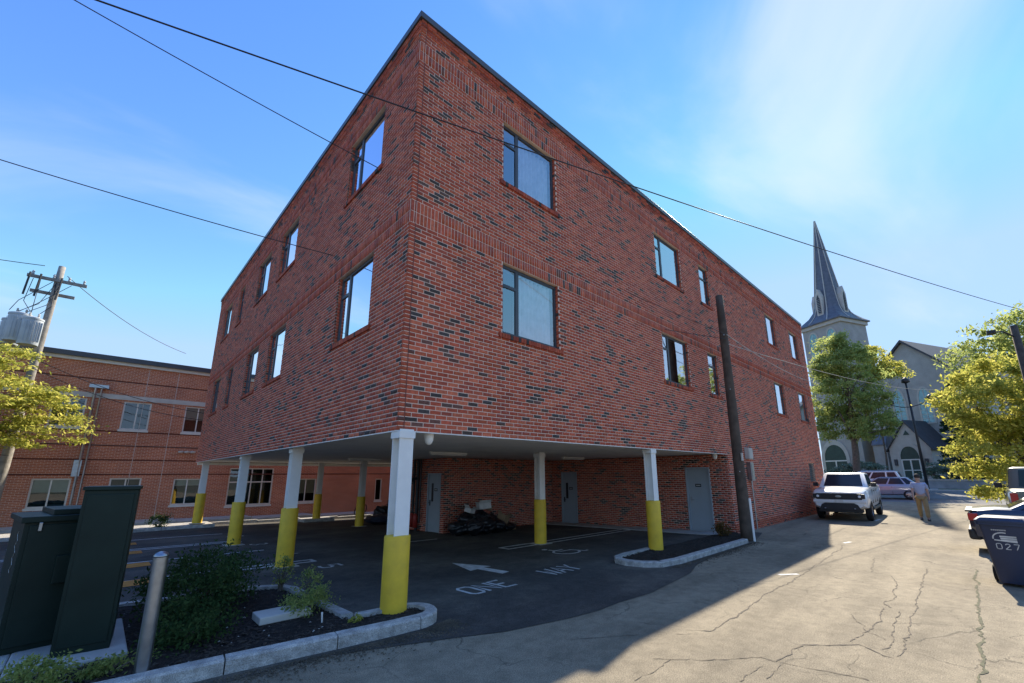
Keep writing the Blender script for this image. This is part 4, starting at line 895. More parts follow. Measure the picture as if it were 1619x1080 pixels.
for i, (x, y, rx, ry, h, lab) in enumerate(((5.95, 6.75, 0.34, 0.3, 0.5, 'black rubbish bag at the left end of the heap'), (6.45, 6.95, 0.36, 0.34, 0.78, 'tall black rubbish bag at the back left of the heap'), (6.3, 6.35, 0.34, 0.3, 0.56, 'black rubbish bag at the front of the heap, second from the left'), (6.85, 6.4, 0.36, 0.34, 0.6, 'black rubbish bag in the front middle of the heap'), (7.0, 6.95, 0.38, 0.36, 0.82, 'biggest black rubbish bag at the back middle of the heap'), (7.4, 6.55, 0.36, 0.32, 0.5, 'black rubbish bag right of the front middle one'), (7.6, 7.05, 0.34, 0.32, 0.62, 'black rubbish bag at the back right beside the cardboard box'), (8.15, 6.7, 0.4, 0.28, 0.3, 'flat black rubbish bag at the right end of the heap'))): bag(x, y, rx, ry, h, 30+i, lab)
def carton(x, y, z, a, b, h, rz, tilt, mat, lab):
    t = tag(empty('carton', (x, y, z), rz), lab, 'box', 'boxes in the rubbish heap'); t.rotation_euler = (tilt, tilt*0.6, rz)
    MB().box((-a, -b, 0), (a, b, h)).build('box_body', MT[mat], t, bevel=0.004)
    f = MB(); f.prism([(-a, b, h), (a, b, h), (a, b+0.09, h+0.07), (-a, b+0.09, h+0.07)], (0, 0, 0), (0, 0, 0.006)); f.prism([(-a, -b, h), (-a, -b-0.08, h+0.08), (a, -b-0.08, h+0.08), (a, -b, h)], (0, 0, 0), (0, 0, 0.006)); f.build('flap', MT[mat], t)
carton(6.38, 6.75, 0.60, 0.16, 0.12, 0.14, 0.4, 0.25, 'paper', 'small white carton on the left bags of the heap'); carton(7.0, 6.72, 0.68, 0.22, 0.16, 0.2, -0.3, -0.12, 'paper', 'large white carton on top of the rubbish heap')
carton(7.3, 6.85, 0.62, 0.14, 0.1, 0.16, 0.8, 0.3, 'card', 'small brown carton beside the large white one'); carton(7.85, 6.75, 0.16, 0.2, 0.16, 0.3, 0.5, 0.3, 'card', 'brown cardboard box leaning at the right of the heap'); carton(8.45, 6.95, -0.17, 0.18, 0.14, 0.22, 0.2, 0.0, 'card', 'brown cardboard box by itself right of the heap')
# fire riser pipes on the wall left of the pale door
fr = tag(empty('pipe_riser', (5.93, 9.35, g(5.9, 9.3))), 'dark pipes and red valves on the wall left of the pale door', 'pipes')
MT['red_paint'] = pmat('red_paint', (0.32, 0.03, 0.02), 0.5)
for k, (y, r_) in enumerate(((0.0, 0.06), (0.28, 0.045), (-0.2, 0.035))): MB().tube([(-0.06, y, 0.3 if k else 0.0), (-0.06, y, HS-g(5.9, 9.3)-0.01)], r_, 10).build('pipe', MT['black'], fr)
MB().tube([(-0.06, 0, 1.9), (-0.25, 0, 1.9), (-0.25, 0.3, 1.75)], 0.05, 8).build('elbow', MT['black'], fr)
for y in (0.0, 0.28): MB().lathe([(0.001, 0), (0.09, 0), (0.09, 0.42), (0.05, 0.5), (0.001, 0.52)], 12, (-0.1, y, 0.12)).build('valve', MT['red_paint'], fr, smooth=True)
# hoop bicycle racks at the back
for x, y, lab in ((6.3, 15.2, 'left black ring shaped cycle rack behind the columns'), (7.4, 14.6, 'right black ring shaped cycle rack next to the corner column')):
    t = tag(empty('cycle_rack', (x, y, g(x, y))), lab, 'cycle rack', 'ring cycle racks')
    MB().tube([(0, 0, 0), (0, 0, 0.98)], 0.04, 10).build('post', MT['black'], t)
    m = MB(); m.tube([(0.28*math.cos(k*math.pi/10), -0.28*math.sin(k*math.pi/10)*0.75, 0.55+0.28*math.sin(0)+0.28*math.sin(k*math.pi/10)) for k in range(21)], 0.022, 6); m.build('ring', MT['black'], t)
MT['tarp'] = pmat('blue_tarp', (0.03, 0.035, 0.06), 0.6, 0.2, 5, 0.5, 10)
def lump(name, x, y, rx, ry, h, mat, lab, cat, seed):
    bm = bmesh.new(); bmesh.ops.create_icosphere(bm, subdivisions=4, radius=1.0)
    for v in bm.verts:
        c = v.co.copy(); d = 1+0.12*math.sin(c.x*4+seed)*math.cos(c.y*5)+0.06*math.sin(c.z*9+c.x*7+seed); v.co = Vector((c.x*rx*d, c.y*ry*d, max(0, 0.5+0.5*c.z*d)*h))
    me = bpy.data.meshes.new(name); bm.to_mesh(me); bm.free(); o = link_mesh(name, me, MT[mat], None, smooth=True); o.location = (x, y, g(x, y)+0.006); return tag(o, lab, cat)
lump('covered_bundle', 6.4, 13.2, 0.75, 0.45, 0.42, 'tarp', 'dark blue bundle on the ground by the cycle racks', 'bundle', 1); lump('rubbish_sack', 6.9, 14.2, 0.4, 0.38, 0.75, 'bag', 'rounded black sack between the two cycle racks', 'bag', 4)
# ------------------------------------------------------------------ poles
pz = tag(empty('utility_pole', (10.42, -0.78, 0.0)), 'dark wooden utility pole with a white conduit in front of the brick wall', 'pole')
m = MB(); n = 14; m.tube([(-0.02*k/n, 0, -0.2+7.55*k/n) for k in range(n+1)], [0.165-0.055*k/n+rnd.uniform(-0.004, 0.004) for k in range(n+1)], 12); m.build('shaft', MT['wood'], pz, smooth=True)
MB().tube([(0.03, -0.16, 0.0), (0.03, -0.16, 1.15)], 0.045, 10).build('conduit', MT['white'], pz); MB().box((-0.13, -0.165, 2.2), (-0.05, -0.13, 2.42)).build('tag_plate', MT['stone'], pz)
for z in (1.9, 4.3, 6.0): MB().tube([(-0.155, -0.06, z), (-0.2, -0.08, z)], 0.014, 6).build('bolt', MT['steel'], pz)
for (x0, x1, z0, z1, mat, lab) in ((13.2, 13.58, 2.34, 2.72, 'stone', 'small cream metal box on the brick wall behind the pole'), (13.25, 13.52, 1.6, 2.22, 'steel', 'grey electric meter box right of the wooden pole'), (12.40, 12.62, 1.62, 2.55, 'steel', 'tall grey electric box left of the wooden pole')):
    t = tag(empty('meter_box', ((x0+x1)/2, -0.01, z0)), lab, 'meter box'); w = (x1-x0)/2; MB().box((-w, -0.14, 0), (w, 0.005, z1-z0)).build('housing', MT[mat], t, bevel=0.01); MB().box((-w+0.03, -0.15, 0.04), (w-0.03, -0.142, z1-z0-0.05)).build('cover', MT[mat], t)
    if mat == 'steel': MB().tube([(0, -0.06, 0), (0, -0.06, -z0-0.05)], 0.022, 8).build('conduit', MT['steel'], t)
lp = tag(empty('utility_pole', (-5.66, 20.4, -0.2)), 'weathered grey utility pole with transformers left of the brown building', 'pole')
m = MB(); m.tube([(0.02*k, 0, 10.9*k/12) for k in range(13)], [0.17-0.06*k/12 for k in range(13)], 12); m.build('shaft', MT['wood_grey'], lp, smooth=True)
MT['can'] = pmat('transformer_grey', (0.40, 0.44, 0.47), 0.5, 0.1, 3)
for (dx, dy, z, r_, h) in ((-0.52, -0.1, 7.35, 0.33, 1.15), (-0.12, -0.5, 7.2, 0.3, 1.1), (-0.75, 0.45, 7.3, 0.3, 1.05)):
    o = MB().lathe([(0.001, 0), (r_*0.96, 0), (r_, 0.03), (r_, h*0.93), (r_*1.05, h*0.94), (r_*1.05, h), (r_*0.5, h+0.07), (0.001, h+0.08)], 20, (dx, dy, z)).build('transformer_can', MT['can'], lp, smooth=True, split=35)
    for q in (-0.12, 0.12): MB().lathe([(0.03, 0), (0.045, 0.03), (0.025, 0.06), (0.045, 0.09), (0.025, 0.12), (0.04, 0.15), (0.012, 0.2)], 8, (dx+q, dy, z+h+0.05)).build('bushing', MT['stone'], o)
    f = MB()
    for q in range(9): a = R(200+q*16); f.box((dx+math.cos(a)*r_*1.0-0.012, dy+math.sin(a)*r_*1.0-0.012, z+0.12), (dx+math.cos(a)*r_*1.12+0.012, dy+math.sin(a)*r_*1.12+0.012, z+h*0.85))
    f.build('cooling_fin', MT['can'], o)
m = MB(); m.box((-0.65, -0.16, 10.15), (1.1, -0.06, 10.27)); m.box((-0.5, 0.1, 9.6), (0.8, 0.19, 9.72)); m.build('crossarm', MT['wood_grey'], lp)
for x in (-0.5, 0.1, 0.55, 1.0): MB().lathe([(0.02, 0), (0.05, 0.04), (0.03, 0.08), (0.05, 0.12), (0.03, 0.17), (0.012, 0.2)], 8, (x, -0.11, 10.27)).build('insulator', MT['can'], lp)
for x in (-0.55, -0.25, 0.35): MB().tube([(x, -0.3, 10.3), (x-0.05, -0.32, 9.3)], 0.035, 6).build('fuse_cutout', MT['black'], lp)
m = MB()
for k in range(7):
    a = Vector((rnd.uniform(-0.5, 0.9), -0.15, 10.1)); b = Vector((rnd.uniform(-0.9, 0.1), rnd.uniform(-0.5, 0.2), 8.6)); c = (a+b)/2+Vector((rnd.uniform(-0.3, 0.3), -0.2, -0.35)); m.tube([a, a.lerp(c, 0.6), c, b], 0.012, 5)
m.build('jumper_wire', MT['cable'], lp)
rp = tag(empty('utility_pole', (22.4, -7.5, 0)), 'dark pole with a street light rising from the yellow-green tree at the right edge', 'pole')
MB().tube([(0, 0, -0.1), (-0.1, 0, 7.5)], [0.16, 0.11], 12).build('shaft', MT['wood'], rp, smooth=True); m = MB(); m.tube([(-0.08, 0, 7.0), (-0.5, 0.35, 7.25), (-0.9, 0.6, 7.2)], 0.03, 8); m.box((-1.2, 0.55, 7.1), (-0.85, 0.8, 7.22)); m.build('lamp_arm', MT['black'], rp)

def cable(name, A, B, sag, r, lab, mat='cable', grp='overhead cables'):
    A, B = Vector(A), Vector(B); n = 60; P = []
    for k in range(n+1): t = k/n; p = A.lerp(B, t); p.z -= sag*4*t*(1-t); P.append(p)
    return tag(MB().tube(P, r, 6).build(name, MT[mat], None, smooth=True), lab, 'cable', grp)
PT = Vector((10.33, -0.90, 6.02))
def beyond(A, B, k): A, B = Vector(A), Vector(B); return A+(A-B)*k
A2, B2 = atd(170, -3, 4.9), atd(1619, 489, 17.0)
cable('overhead_cable', beyond(A2, B2, 0.1), beyond(B2, A2, 0.08), 0.25, 0.0105, 'thick black cable crossing the roof corner and the spire')
A1 = atd(100, -10, 6.2); cable('overhead_cable', A1, PT, 0.32, 0.008, 'steep thin cable from the top left down to the wooden pole')
A3 = atd(-40, 240, 7.5); cable('overhead_cable', A3, PT+Vector((0, 0, -0.15)), 0.38, 0.009, 'thin cable from the left edge to the wooden pole')
cable('overhead_cable', PT, (24.4, -0.35, 6.55), 0.25, 0.011, 'thin pale cable from the wooden pole along the brick wall', 'stone')  # pale material paints sunlight onto this cable and the next one
cable('overhead_cable', PT+Vector((0.05, 0, -0.3)), (46.4, -5.0, 8.6), 0.6, 0.009, 'thin pale cable running on from the wooden pole past the church', 'stone')
for k, (a, b, lab) in enumerate((((-5.9, 20.2, 6.75), (0.3, 18.1, 4.6), 'upper thin cable in front of the brown building'), ((-5.6, 20.1, 6.2), (0.25, 18.1, 4.3), 'lower thin cable in front of the brown building'), ((-5.2, 20.3, 10.3), (-0.3, 26, 9.0), 'thin cable leaving the grey pole head to the right'), ((-5.9, 20.3, 10.55), (-16, 22.5, 11.2), 'thin cable leaving the grey pole head to the left'))): cable('overhead_cable', a, b, 0.35, 0.014, lab)

# ------------------------------------------------------------------ church beyond the street
MT['chstone'] = pmat('church_stone', (0.36, 0.345, 0.31), 0.9, 0.1, 1.2, 0.2, 20, fine=0.08, fscale=12)
MT['chtrim'] = pmat('church_trim', (0.47, 0.44, 0.38), 0.85, 0.08, 2)
MT['slate'] = pmat('slate', (0.115, 0.125, 0.15), 0.55, 0.2, 2.5, 0.2, 12)
MT['slate_dark'] = pmat('slate_dark', (0.05, 0.05, 0.055), 0.6, 0.2, 2.5)
MT['chglass'] = pmat('leaded_glass', (0.19, 0.40, 0.40), 0.15, 0.25, 3, spec=0.8)
CH0 = Vector((58.26, -0.42, 0)); ca = R(-23)
CHR = tag(empty('church', (CH0.x, CH0.y, 0), ca), 'grey stone church with a tall slate spire and a gabled porch across the street', 'church')
# church frame: x goes inward (away from us), y to the left; the porch front is x = 0
def cm(mb, name, mat, parent=None, **k): return mb.build(name, MT[mat], parent or CHR, **k)
def gable_block(x0, x1, yc, hw, z0, ze, za):
    m = MB(); m.prism([(x0, yc-hw, z0), (x0, yc+hw, z0), (x0, yc+hw, ze), (x0, yc, za), (x0, yc-hw, ze)], (0, 0, 0), (x1-x0, 0, 0)); return m
def gable_roof(x0, x1, yc, hw, ze, za, t=0.22, ov=0.35):
    m = MB(); k = (za-ze)/hw
    for s in (-1, 1):
        e = (x0, yc+s*(hw+ov), ze-ov*k); m.prism([(x0, yc, za+0.02), (x0, yc, za+t+0.1), (x0, e[1], e[2]+t), (x0, e[1], e[2]+0.02)][::s], (0, 0, 0), (x1-x0, 0, 0))
    return m
def lancet(x, yc, w, z0, zs, za, n=8):
    """pointed arch outline at depth x: list of points"""
    P = [(x, yc-w, z0), (x, yc-w, zs)]
    for k in range(1, n): t = k/n; P.append((x, yc-w*math.cos(t*math.pi/2), zs+(za-zs)*math.sin(t*math.pi/2)**0.85))
    P.append((x, yc, za))
    for k in range(n-1, 0, -1): t = k/n; P.append((x, yc+w*math.cos(t*math.pi/2), zs+(za-zs)*math.sin(t*math.pi/2)**0.85))
    P += [(x, yc+w, zs), (x, yc+w, z0)]; return P
def lancet_window(x, yc, w, z0, zs, za, parent, fr=0.16):
    m = MB(); o_ = lancet(x-0.06, yc, w+fr, z0-fr, zs, za+fr*1.3); i_ = lancet(x-0.06, yc, w, z0, zs, za); n = len(o_)
    m.add([Vector(p) for p in o_]+[Vector(p) for p in i_]+[Vector(p)+Vector((0.3, 0, 0)) for p in o_]+[Vector(p)+Vector((0.3, 0, 0)) for p in i_], [q for k in range(n) for q in ((k, (k+1) % n, n+(k+1) % n, n+k), (n+k, n+(k+1) % n, 3*n+(k+1) % n, 3*n+k), (k, 2*n+k, 2*n+(k+1) % n, (k+1) % n))])
    o = cm(m, 'window', 'chtrim'); p = MB(); p.add(lancet(x+0.02-0.04, yc, w, z0, zs, za), [tuple(range(n))]); p.build('pane', MT['chglass'], o)
    b = MB(); b.box((x-0.05, yc-0.03, z0), (x-0.025, yc+0.03, za-0.1))
    for k in range(1, 6): zz = z0+(zs-z0)*k/5; b.box((x-0.045, yc-w, zz-0.02), (x-0.03, yc+w, zz+0.02))
    b.build('glazing_bar', MT['chtrim'], o); return o
NX = 4.0
cm(gable_block(NX, 30, 0.3, 4.7, 0.8, 12.0, 16.6), 'nave_wall', 'chstone'); cm(gable_roof(NX-0.35, 30.3, 0.3, 4.7, 12.0, 16.6), 'nave_roof', 'slate_dark')
lancet_window(NX, 1.75, 0.52, 7.2, 9.7, 11.2, CHR); lancet_window(NX, -0.72, 0.52, 7.2, 9.5, 11.0, CHR)
cm(gable_block(NX+1.0, 28, -5.6, 1.3, 0.8, 6.0, 6.6), 'aisle_wall', 'chstone')
for yy in (3.9, -4.6):
    m = MB(); m.prism([(NX-1.3, yy-0.7, 0.8), (NX-1.3, yy-0.7, 5.0), (NX-0.7, yy-0.7, 6.2), (NX-0.7, yy-0.7, 8.6), (NX+0.1, yy-0.7, 9.6), (NX+0.1, yy-0.7, 0.8)], (0, 0, 0), (0, 1.4, 0)); cm(m, 'buttress', 'chstone')
    cm(MB().prism([(NX-1.4, yy-0.75, 4.98), (NX-1.4, yy-0.75, 5.1), (NX-0.68, yy-0.75, 6.45), (NX-0.68, yy-0.75, 6.3)], (0, 0, 0), (0, 1.5, 0)), 'buttress_cap', 'slate')
# porch
cm(gable_block(0, NX+0.05, -0.4, 1.85, 0.8, 4.4, 7.1), 'porch', 'chtrim'); cm(gable_roof(-0.2, NX+0.1, -0.4, 1.85, 4.4, 7.1, 0.16, 0.25), 'porch_roof', 'slate_dark')
m = MB(); o_ = lancet(-0.08, -0.35, 1.15, 1.25, 3.2, 4.95); i_ = lancet(-0.08, -0.35, 0.85, 1.25, 3.2, 4.55); n = len(o_)
m.add([Vector(p) for p in o_]+[Vector(p) for p in i_]+[Vector(p)+Vector((0.3, 0, 0)) for p in o_]+[Vector(p)+Vector((0.3, 0, 0)) for p in i_], [q for k in range(n) for q in ((k, (k+1) % n, n+(k+1) % n, n+k), (n+k, n+(k+1) % n, 3*n+(k+1) % n, 3*n+k), (k, 2*n+k, 2*n+(k+1) % n, (k+1) % n))]); dr = cm(m, 'porch_door', 'chtrim')
MT['doorglass'] = pmat('door_glass_dark', (0.03, 0.06, 0.045), 0.5, 0.2, 2, spec=0.4)
p = MB(); p.add(lancet(-0.035, -0.35, 0.85, 1.25, 3.2, 4.55), [tuple(range(n))]); p.build('door_glass', MT['doorglass'], dr)
b = MB()
for y0, y1, z0, z1 in ((-1.2, 0.5, 3.12, 3.24), (-0.42, -0.28, 1.25, 3.12), (-1.2, -1.08, 1.25, 3.12), (0.38, 0.5, 1.25, 3.12), (-1.08, -0.42, 2.05, 2.14), (-0.28, 0.38, 2.05, 2.14)): b.box((-0.07, y0, z0), (-0.04, y1, z1))
b.build('door_frame', MT['nb_frame'], dr)
cm(MB().prism([(-0.03, -0.4, 6.25), (-0.03, -0.7, 5.75), (-0.03, -0.1, 5.75)], (0, 0, 0), (0.02, 0, 0)), 'vent', 'doorglass')
for yy in (-1.75, 1.0): cm(MB().box((-0.12, yy-0.14, 2.6), (0.0, yy+0.14, 3.25)), 'wall_lantern', 'slate_dark')
cm(MB().box((-0.06, -2.15, 1.6), (0.0, -1.5, 2.3)), 'notice_board', 'slate_dark')
cm(MB().box((-1.6, -2.4, 0.9), (0, 1.6, 1.1)), 'step', 'chtrim'); cm(MB().box((-0.9, -2.0, 1.1), (0, 1.2, 1.25)), 'step', 'chtrim')
# tower and spire
ty0, ty1, tx0 = 5.9, 11.0, 3.0; tx1 = tx0+(ty1-ty0); tcx, tcy, hw = (tx0+tx1)/2, (ty0+ty1)/2, (ty1-ty0)/2; TE = 21.6
cm(MB().box((tx0, ty0, 0.8), (tx1, ty1, TE)), 'tower', 'chstone')
cm(MB().box((tx0-0.12, ty0-0.12, 15.2), (tx1+0.12, ty1+0.12, 15.45)), 'tower_band', 'chtrim'); cm(MB().box((tx0-0.2, ty0-0.2, TE-0.5), (tx1+0.2, ty1+0.2, TE-0.02)), 'tower_cornice', 'chtrim')
for yy in (tcy-1.2, tcy+1.2): lancet_window(tx0, yy, 0.55, 16.6, 19.2, 20.5, CHR)
m = MB(); o_ = lancet(tx0-0.10, 9.3, 1.75, 1.1, 3.4, 6.0); i_ = lancet(tx0-0.10, 9.3, 1.35, 1.1, 3.4, 5.4); n = len(o_)
m.add([Vector(p) for p in o_]+[Vector(p) for p in i_]+[Vector(p)+Vector((0.3, 0, 0)) for p in o_]+[Vector(p)+Vector((0.3, 0, 0)) for p in i_], [q for k in range(n) for q in ((k, (k+1) % n, n+(k+1) % n, n+k), (n+k, n+(k+1) % n, 3*n+(k+1) % n, 3*n+k), (k, 2*n+k, 2*n+(k+1) % n, (k+1) % n))]); td = cm(m, 'tower_door', 'chtrim')
p = MB(); p.add(lancet(tx0-0.05, 9.3, 1.35, 1.1, 3.4, 5.4), [tuple(range(n))]); p.build('door_glass', MT['doorglass'], td); b = MB(); b.box((tx0-0.09, 7.95, 3.3), (tx0-0.06, 10.65, 3.45)); b.box((tx0-0.09, 9.22, 1.1), (tx0-0.06, 9.38, 3.3)); b.build('door_frame', MT['nb_frame'], td)
def octring(r, z, sq):
    """ring of 16 points blending from a square (sq=1) to an octagon (sq=0)"""
    P = []
    for k in range(16):
        a = 2*math.pi*k/16; c, s = math.cos(a), math.sin(a); q = 1/max(abs(c), abs(s)); a8 = ((a+math.pi/8) % (math.pi/4))-math.pi/8; o8 = math.cos(math.pi/8)/math.cos(a8)*1.04
        rr = r*(sq*q+(1-sq)*o8); P.append((tcx+c*rr, tcy+s*rr, z))
    return P
m = MB(); prof = [(hw+0.42, TE-0.02, 1), (hw+0.42, TE+0.14, 1), (hw+0.05, TE+0.55, 0.9), (hw-0.45, TE+1.3, 0.65), (hw-0.75, TE+2.2, 0.3), (hw-0.95, TE+3.4, 0.1), (hw-1.12, TE+4.8, 0), (0.62, TE+11.5, 0), (0.04, TE+16.1, 0)]
m.loft([octring(r_, z, q) for r_, z, q in prof]); cm(m, 'spire', 'slate', smooth=True, split=12); spo = CHR.children[-1] if False else None
m = MB()
for k in range(8):
    a = 2*math.pi*(k+0.5)/8; P = []
    for r_, z, q in prof[1:]:
        c, s = math.cos(a), math.sin(a); qq = 1/max(abs(c), abs(s)); rr = r_*(q*qq+(1-q)*1.04)*1.0+0.02; P.append((tcx+c*rr, tcy+s*rr, z+0.02))
    m.tube(P, 0.06, 5)
cm(m, 'spire_rib', 'stone')
for k in range(4):                       # lucarnes
    a = math.pi/2*k+math.pi; c, s = math.cos(a), math.sin(a); T_ = lambda d, w, z: (tcx+c*d-s*w, tcy+s*d+c*w, z)
    m = MB(); d0, d1 = 0.6, hw-0.45
    m.add([T_(d1, -0.42, TE+1.2), T_(d1, 0.42, TE+1.2), T_(d1, 0.42, TE+4.0), T_(d1, 0, TE+5.1), T_(d1, -0.42, TE+4.0)]+[T_(d0, -0.42, TE+1.2), T_(d0, 0.42, TE+1.2), T_(d0, 0.42, TE+4.0), T_(d0, 0, TE+5.1), T_(d0, -0.42, TE+4.0)], [(0, 1, 2, 3, 4), (1, 6, 7, 2), (2, 7, 8, 3), (3, 8, 9, 4), (4, 9, 5, 0)])
    lc = cm(m, 'lucarne', 'stone')
    MB().add([T_(d1+0.03, -0.22, TE+1.5), T_(d1+0.03, 0.22, TE+1.5), T_(d1+0.03, 0.22, TE+3.6), T_(d1+0.03, 0, TE+4.3), T_(d1+0.03, -0.22, TE+3.6)], [(0, 1, 2, 3, 4)]).build('louvre', MT['slate_dark'], lc)
    s2 = MB()
    for q in range(9): zz = TE+1.6+q*0.24; s2.add([T_(d1+0.04, -0.22, zz), T_(d1+0.04, 0.22, zz), T_(d1+0.12, 0.22, zz-0.08), T_(d1+0.12, -0.22, zz-0.08)], [(0, 1, 2, 3)])
    s2.build('louvre_blade', MT['stone'], lc)
# churchyard terrace and its low wall
m = MB(); m.add([(49.9, -60, 1.15), (140, -60, 1.15), (140, 60, 1.15), (49.9, 60, 1.15)], [(0, 1, 2, 3)]); tag(m.build('lawn', MT['grass']), kind='structure')
MT['wallgrey'] = pmat('retaining_wall', (0.27, 0.29, 0.30), 0.85, 0.15, 2, 0.2, 20)
rw = tag(empty('retaining_wall', (49.65, -8, 0.3)), 'low blue-grey retaining wall along the churchyard', 'wall')
for k, (a, b) in enumerate(zip(lin(-22, 30, 4), lin(-22, 30, 4)[1:])): MB().box((-0.22, a, -0.1), (0.25, b-0.02, 0.86)).build('wall_block', MT['wallgrey'], rw); MB().box((-0.30, a, 0.863), (0.30, b-0.015, 0.96)).build('capstone', MT['chtrim'], rw)
tag(MB().box((47.5, -9.5, 0.475), (49.3, -2.9, 0.492)).build('grass_verge', MT['grass']), kind='structure')
sl_ = tag(empty('street_lamp', (48.3, -2.25, 0.45)), 'dark lamp post with three lamp heads in front of the church porch', 'street lamp')
MB().tube([(0, 0, 0), (0, 0, 9.3)], [0.12, 0.07], 10).build('post', MT['black'], sl_, smooth=True)
m = MB(); m.tube([(0, 1.3, 7.4), (0, 0.6, 7.15), (0, 0, 7.1), (0, -0.6, 7.25), (0, -1.3, 7.5)], 0.035, 6); m.build('arm', MT['black'], sl_)
for y, z in ((1.35, 7.5), (-1.35, 7.6), (0, 9.35)): MB().lathe([(0.05, -0.1), (0.3, 0.0), (0.28, 0.25), (0.1, 0.42), (0.02, 0.45)], 12, (0, y, z)).build('lamp_head', MT['black'], sl_, smooth=True)

# ------------------------------------------------------------------ trees
tree('street_tree', 'tall green street tree in front of the church tower', (46.2, 2.1, 1.1), (46.0, 1.6, 11.0), 0.33, [((46.2, 1.75, 9.6), (2.6, 2.9, 5.0)), ((46.0, 2.6, 12.6), (1.8, 1.6, 2.6)), ((46.3, 0.6, 6.4), (2.3, 2.2, 1.8)), ((46.2, 3.6, 8.0), (1.7, 1.5, 3.2))], 210, 26000, 0.13, 0.62, MT['leaf_mid'], 41, 14)
tree('street_tree', 'smaller yellow-green tree between the spire and the church gable', (54.5, 0.9, 1.1), (54.4, 0.6, 11), 0.11, [((54.5, 0.5, 13.2), (1.6, 1.6, 2.0)), ((54.5, -0.7, 12.0), (1.4, 1.4, 1.1))], 60, 5200, 0.14, 0.55, MT['leaf_bright'], 42, 8)
tree('street_tree', 'broad sunlit yellow-green tree at the right edge beside the alley', (25.6, -7.0, 0.0), (25.4, -7.2, 4.2), 0.16, [((25.5, -6.9, 4.9), (2.1, 2.3, 2.1)), ((25.3, -6.3, 2.7), (1.7, 1.7, 1.5)), ((25.4, -6.1, 1.5), (1.2, 0.9, 0.9)), ((25.2, -8.4, 5.0), (1.9, 1.8, 2.0))], 210, 30000, 0.085, 0.42, MT['leaf_bright'], 43, 12)
tree('street_tree', 'taller airy tree rising behind the yellow-green one at the right edge', (31.0, -8.4, 0.0), (31.0, -8.6, 7.5), 0.17, [((31, -7.6, 7.8), (2.2, 2.4, 1.9)), ((31, -9.2, 8.9), (2.2, 2.4, 1.5)), ((31, -6.2, 6.9), (1.4, 1.4, 0.8))], 110, 8500, 0.11, 0.5, MT['leaf_mid'], 44, 16)
tree('street_tree', 'yellow-green tree at the left edge before the brown building', (-7.1, 18.6, -0.1), (-7.1, 18.6, 5.6), 0.17, [((-6.9, 18.6, 4.5), (2.2, 1.9, 1.8)), ((-4.9, 18.8, 3.8), (1.6, 1.2, 1.0)), ((-5.6, 18.4, 4.9), (1.4, 1.2, 0.8)), ((-6.6, 18.4, 6.0), (1.3, 1.2, 0.8))], 170, 20000, 0.075, 0.45, MT['leaf_bright'], 45, 12, squash=0.28, flat=1.2)
def conifer(name, lab, base, h, r_, n, mat, rs):
    t = tag(empty(name, base), lab, 'tree'); MB().tube([(0, 0, -0.1), (0, 0, h*0.97)], [0.16, 0.02], 8).build('trunk', MT['bark'], t)
    rg = np.random.default_rng(rs); P = []
    for k in range(64):
        z = h*(0.08+0.9*rg.random()); R0 = r_*(1-z/h)**0.8+0.1; a = rg.random()*6.28; q = rg.random(n//64)**0.6
        P.append(np.stack([np.cos(a+rg.normal(0, 0.16, len(q)))*R0*q, np.sin(a+rg.normal(0, 0.16, len(q)))*R0*q, z-0.25*R0*q+rg.normal(0, 0.1, len(q))], 1))
    leaves_mesh('crown', np.concatenate(P), 0.14, rs, 0.9, t, mat); return t
conifer('conifer_tree', 'dark evergreen tree right of the church porch', (53.0, -4.9, 1.1), 9.0, 2.2, 9000, MT['leaf_conifer'], 51)
for k, (x, y, h, r_, lab) in enumerate(((52.5, 2.2, 1.9, 1.3, 'silvery evergreen shrub left of the church porch, nearer the porch'), (52.8, 4.0, 1.7, 1.2, 'silvery evergreen shrub left of the church porch, nearer the tree trunk'), (52.9, -3.4, 1.7, 1.2, 'silvery evergreen shrub right of the church porch'), (53.5, -6.3, 1.6, 1.5, 'dark hedge shrub behind the right part of the retaining wall'), (52.8, 7.4, 1.4, 1.2, 'low green shrub at the foot of the church tower'))):
    shrub('evergreen_shrub', lab, (x, y, 1.12), [((x, y, 1.12+h*0.5), (r_, r_*1.05, h*0.5))], 40, 2600, 0.12, 0.42, MT['leaf_silver'] if k < 3 else MT['leaf_conifer'], 60+k, 'shrubs along the church front', squash=0.35)

# ------------------------------------------------------------------ vehicles (local +x is the nose)
MT['carwin'] = pmat('car_window', (0.016, 0.022, 0.032), 0.12, 0.1, 3, spec=0.35); MT['lamp_glass'] = pmat('lamp_glass', (0.75, 0.78, 0.8), 0.1, 0.1, 9, spec=0.8); MT['tail_red'] = pmat('tail_red', (0.45, 0.015, 0.012), 0.2, 0.1, 9)
def carpaint(name, col, metal=0.0): return pmat(name, col, 0.28, 0.03, 2, metal=metal, coat=0.8)
def ring_body(x, zb, zt, w, tuck=0.86):
    zm = zb+(zt-zb)*0.45
    h = [(w*0.80, zb), (w*0.95, zb+0.07), (w, zm), (w*0.985, zt-0.13), (w*0.93, zt-0.035), (w*tuck, zt), (w*0.4, zt+0.02)]
    return [(x, y, z) for y, z in h]+[(x, -y, z) for y, z in reversed(h)]
def cut(me_obj, cutters):
    for q in cutters:
        b = me_obj.modifiers.new('cut', 'BOOLEAN'); b.operation = 'DIFFERENCE'; b.object = q; b.solver = 'EXACT'
    dg = bpy.context.evaluated_depsgraph_get(); dg.update(); nm = bpy.data.meshes.new_from_object(me_obj.evaluated_get(dg)); me_obj.modifiers.clear(); me_obj.data = nm
    for q in cutters: bpy.data.objects.remove(q)
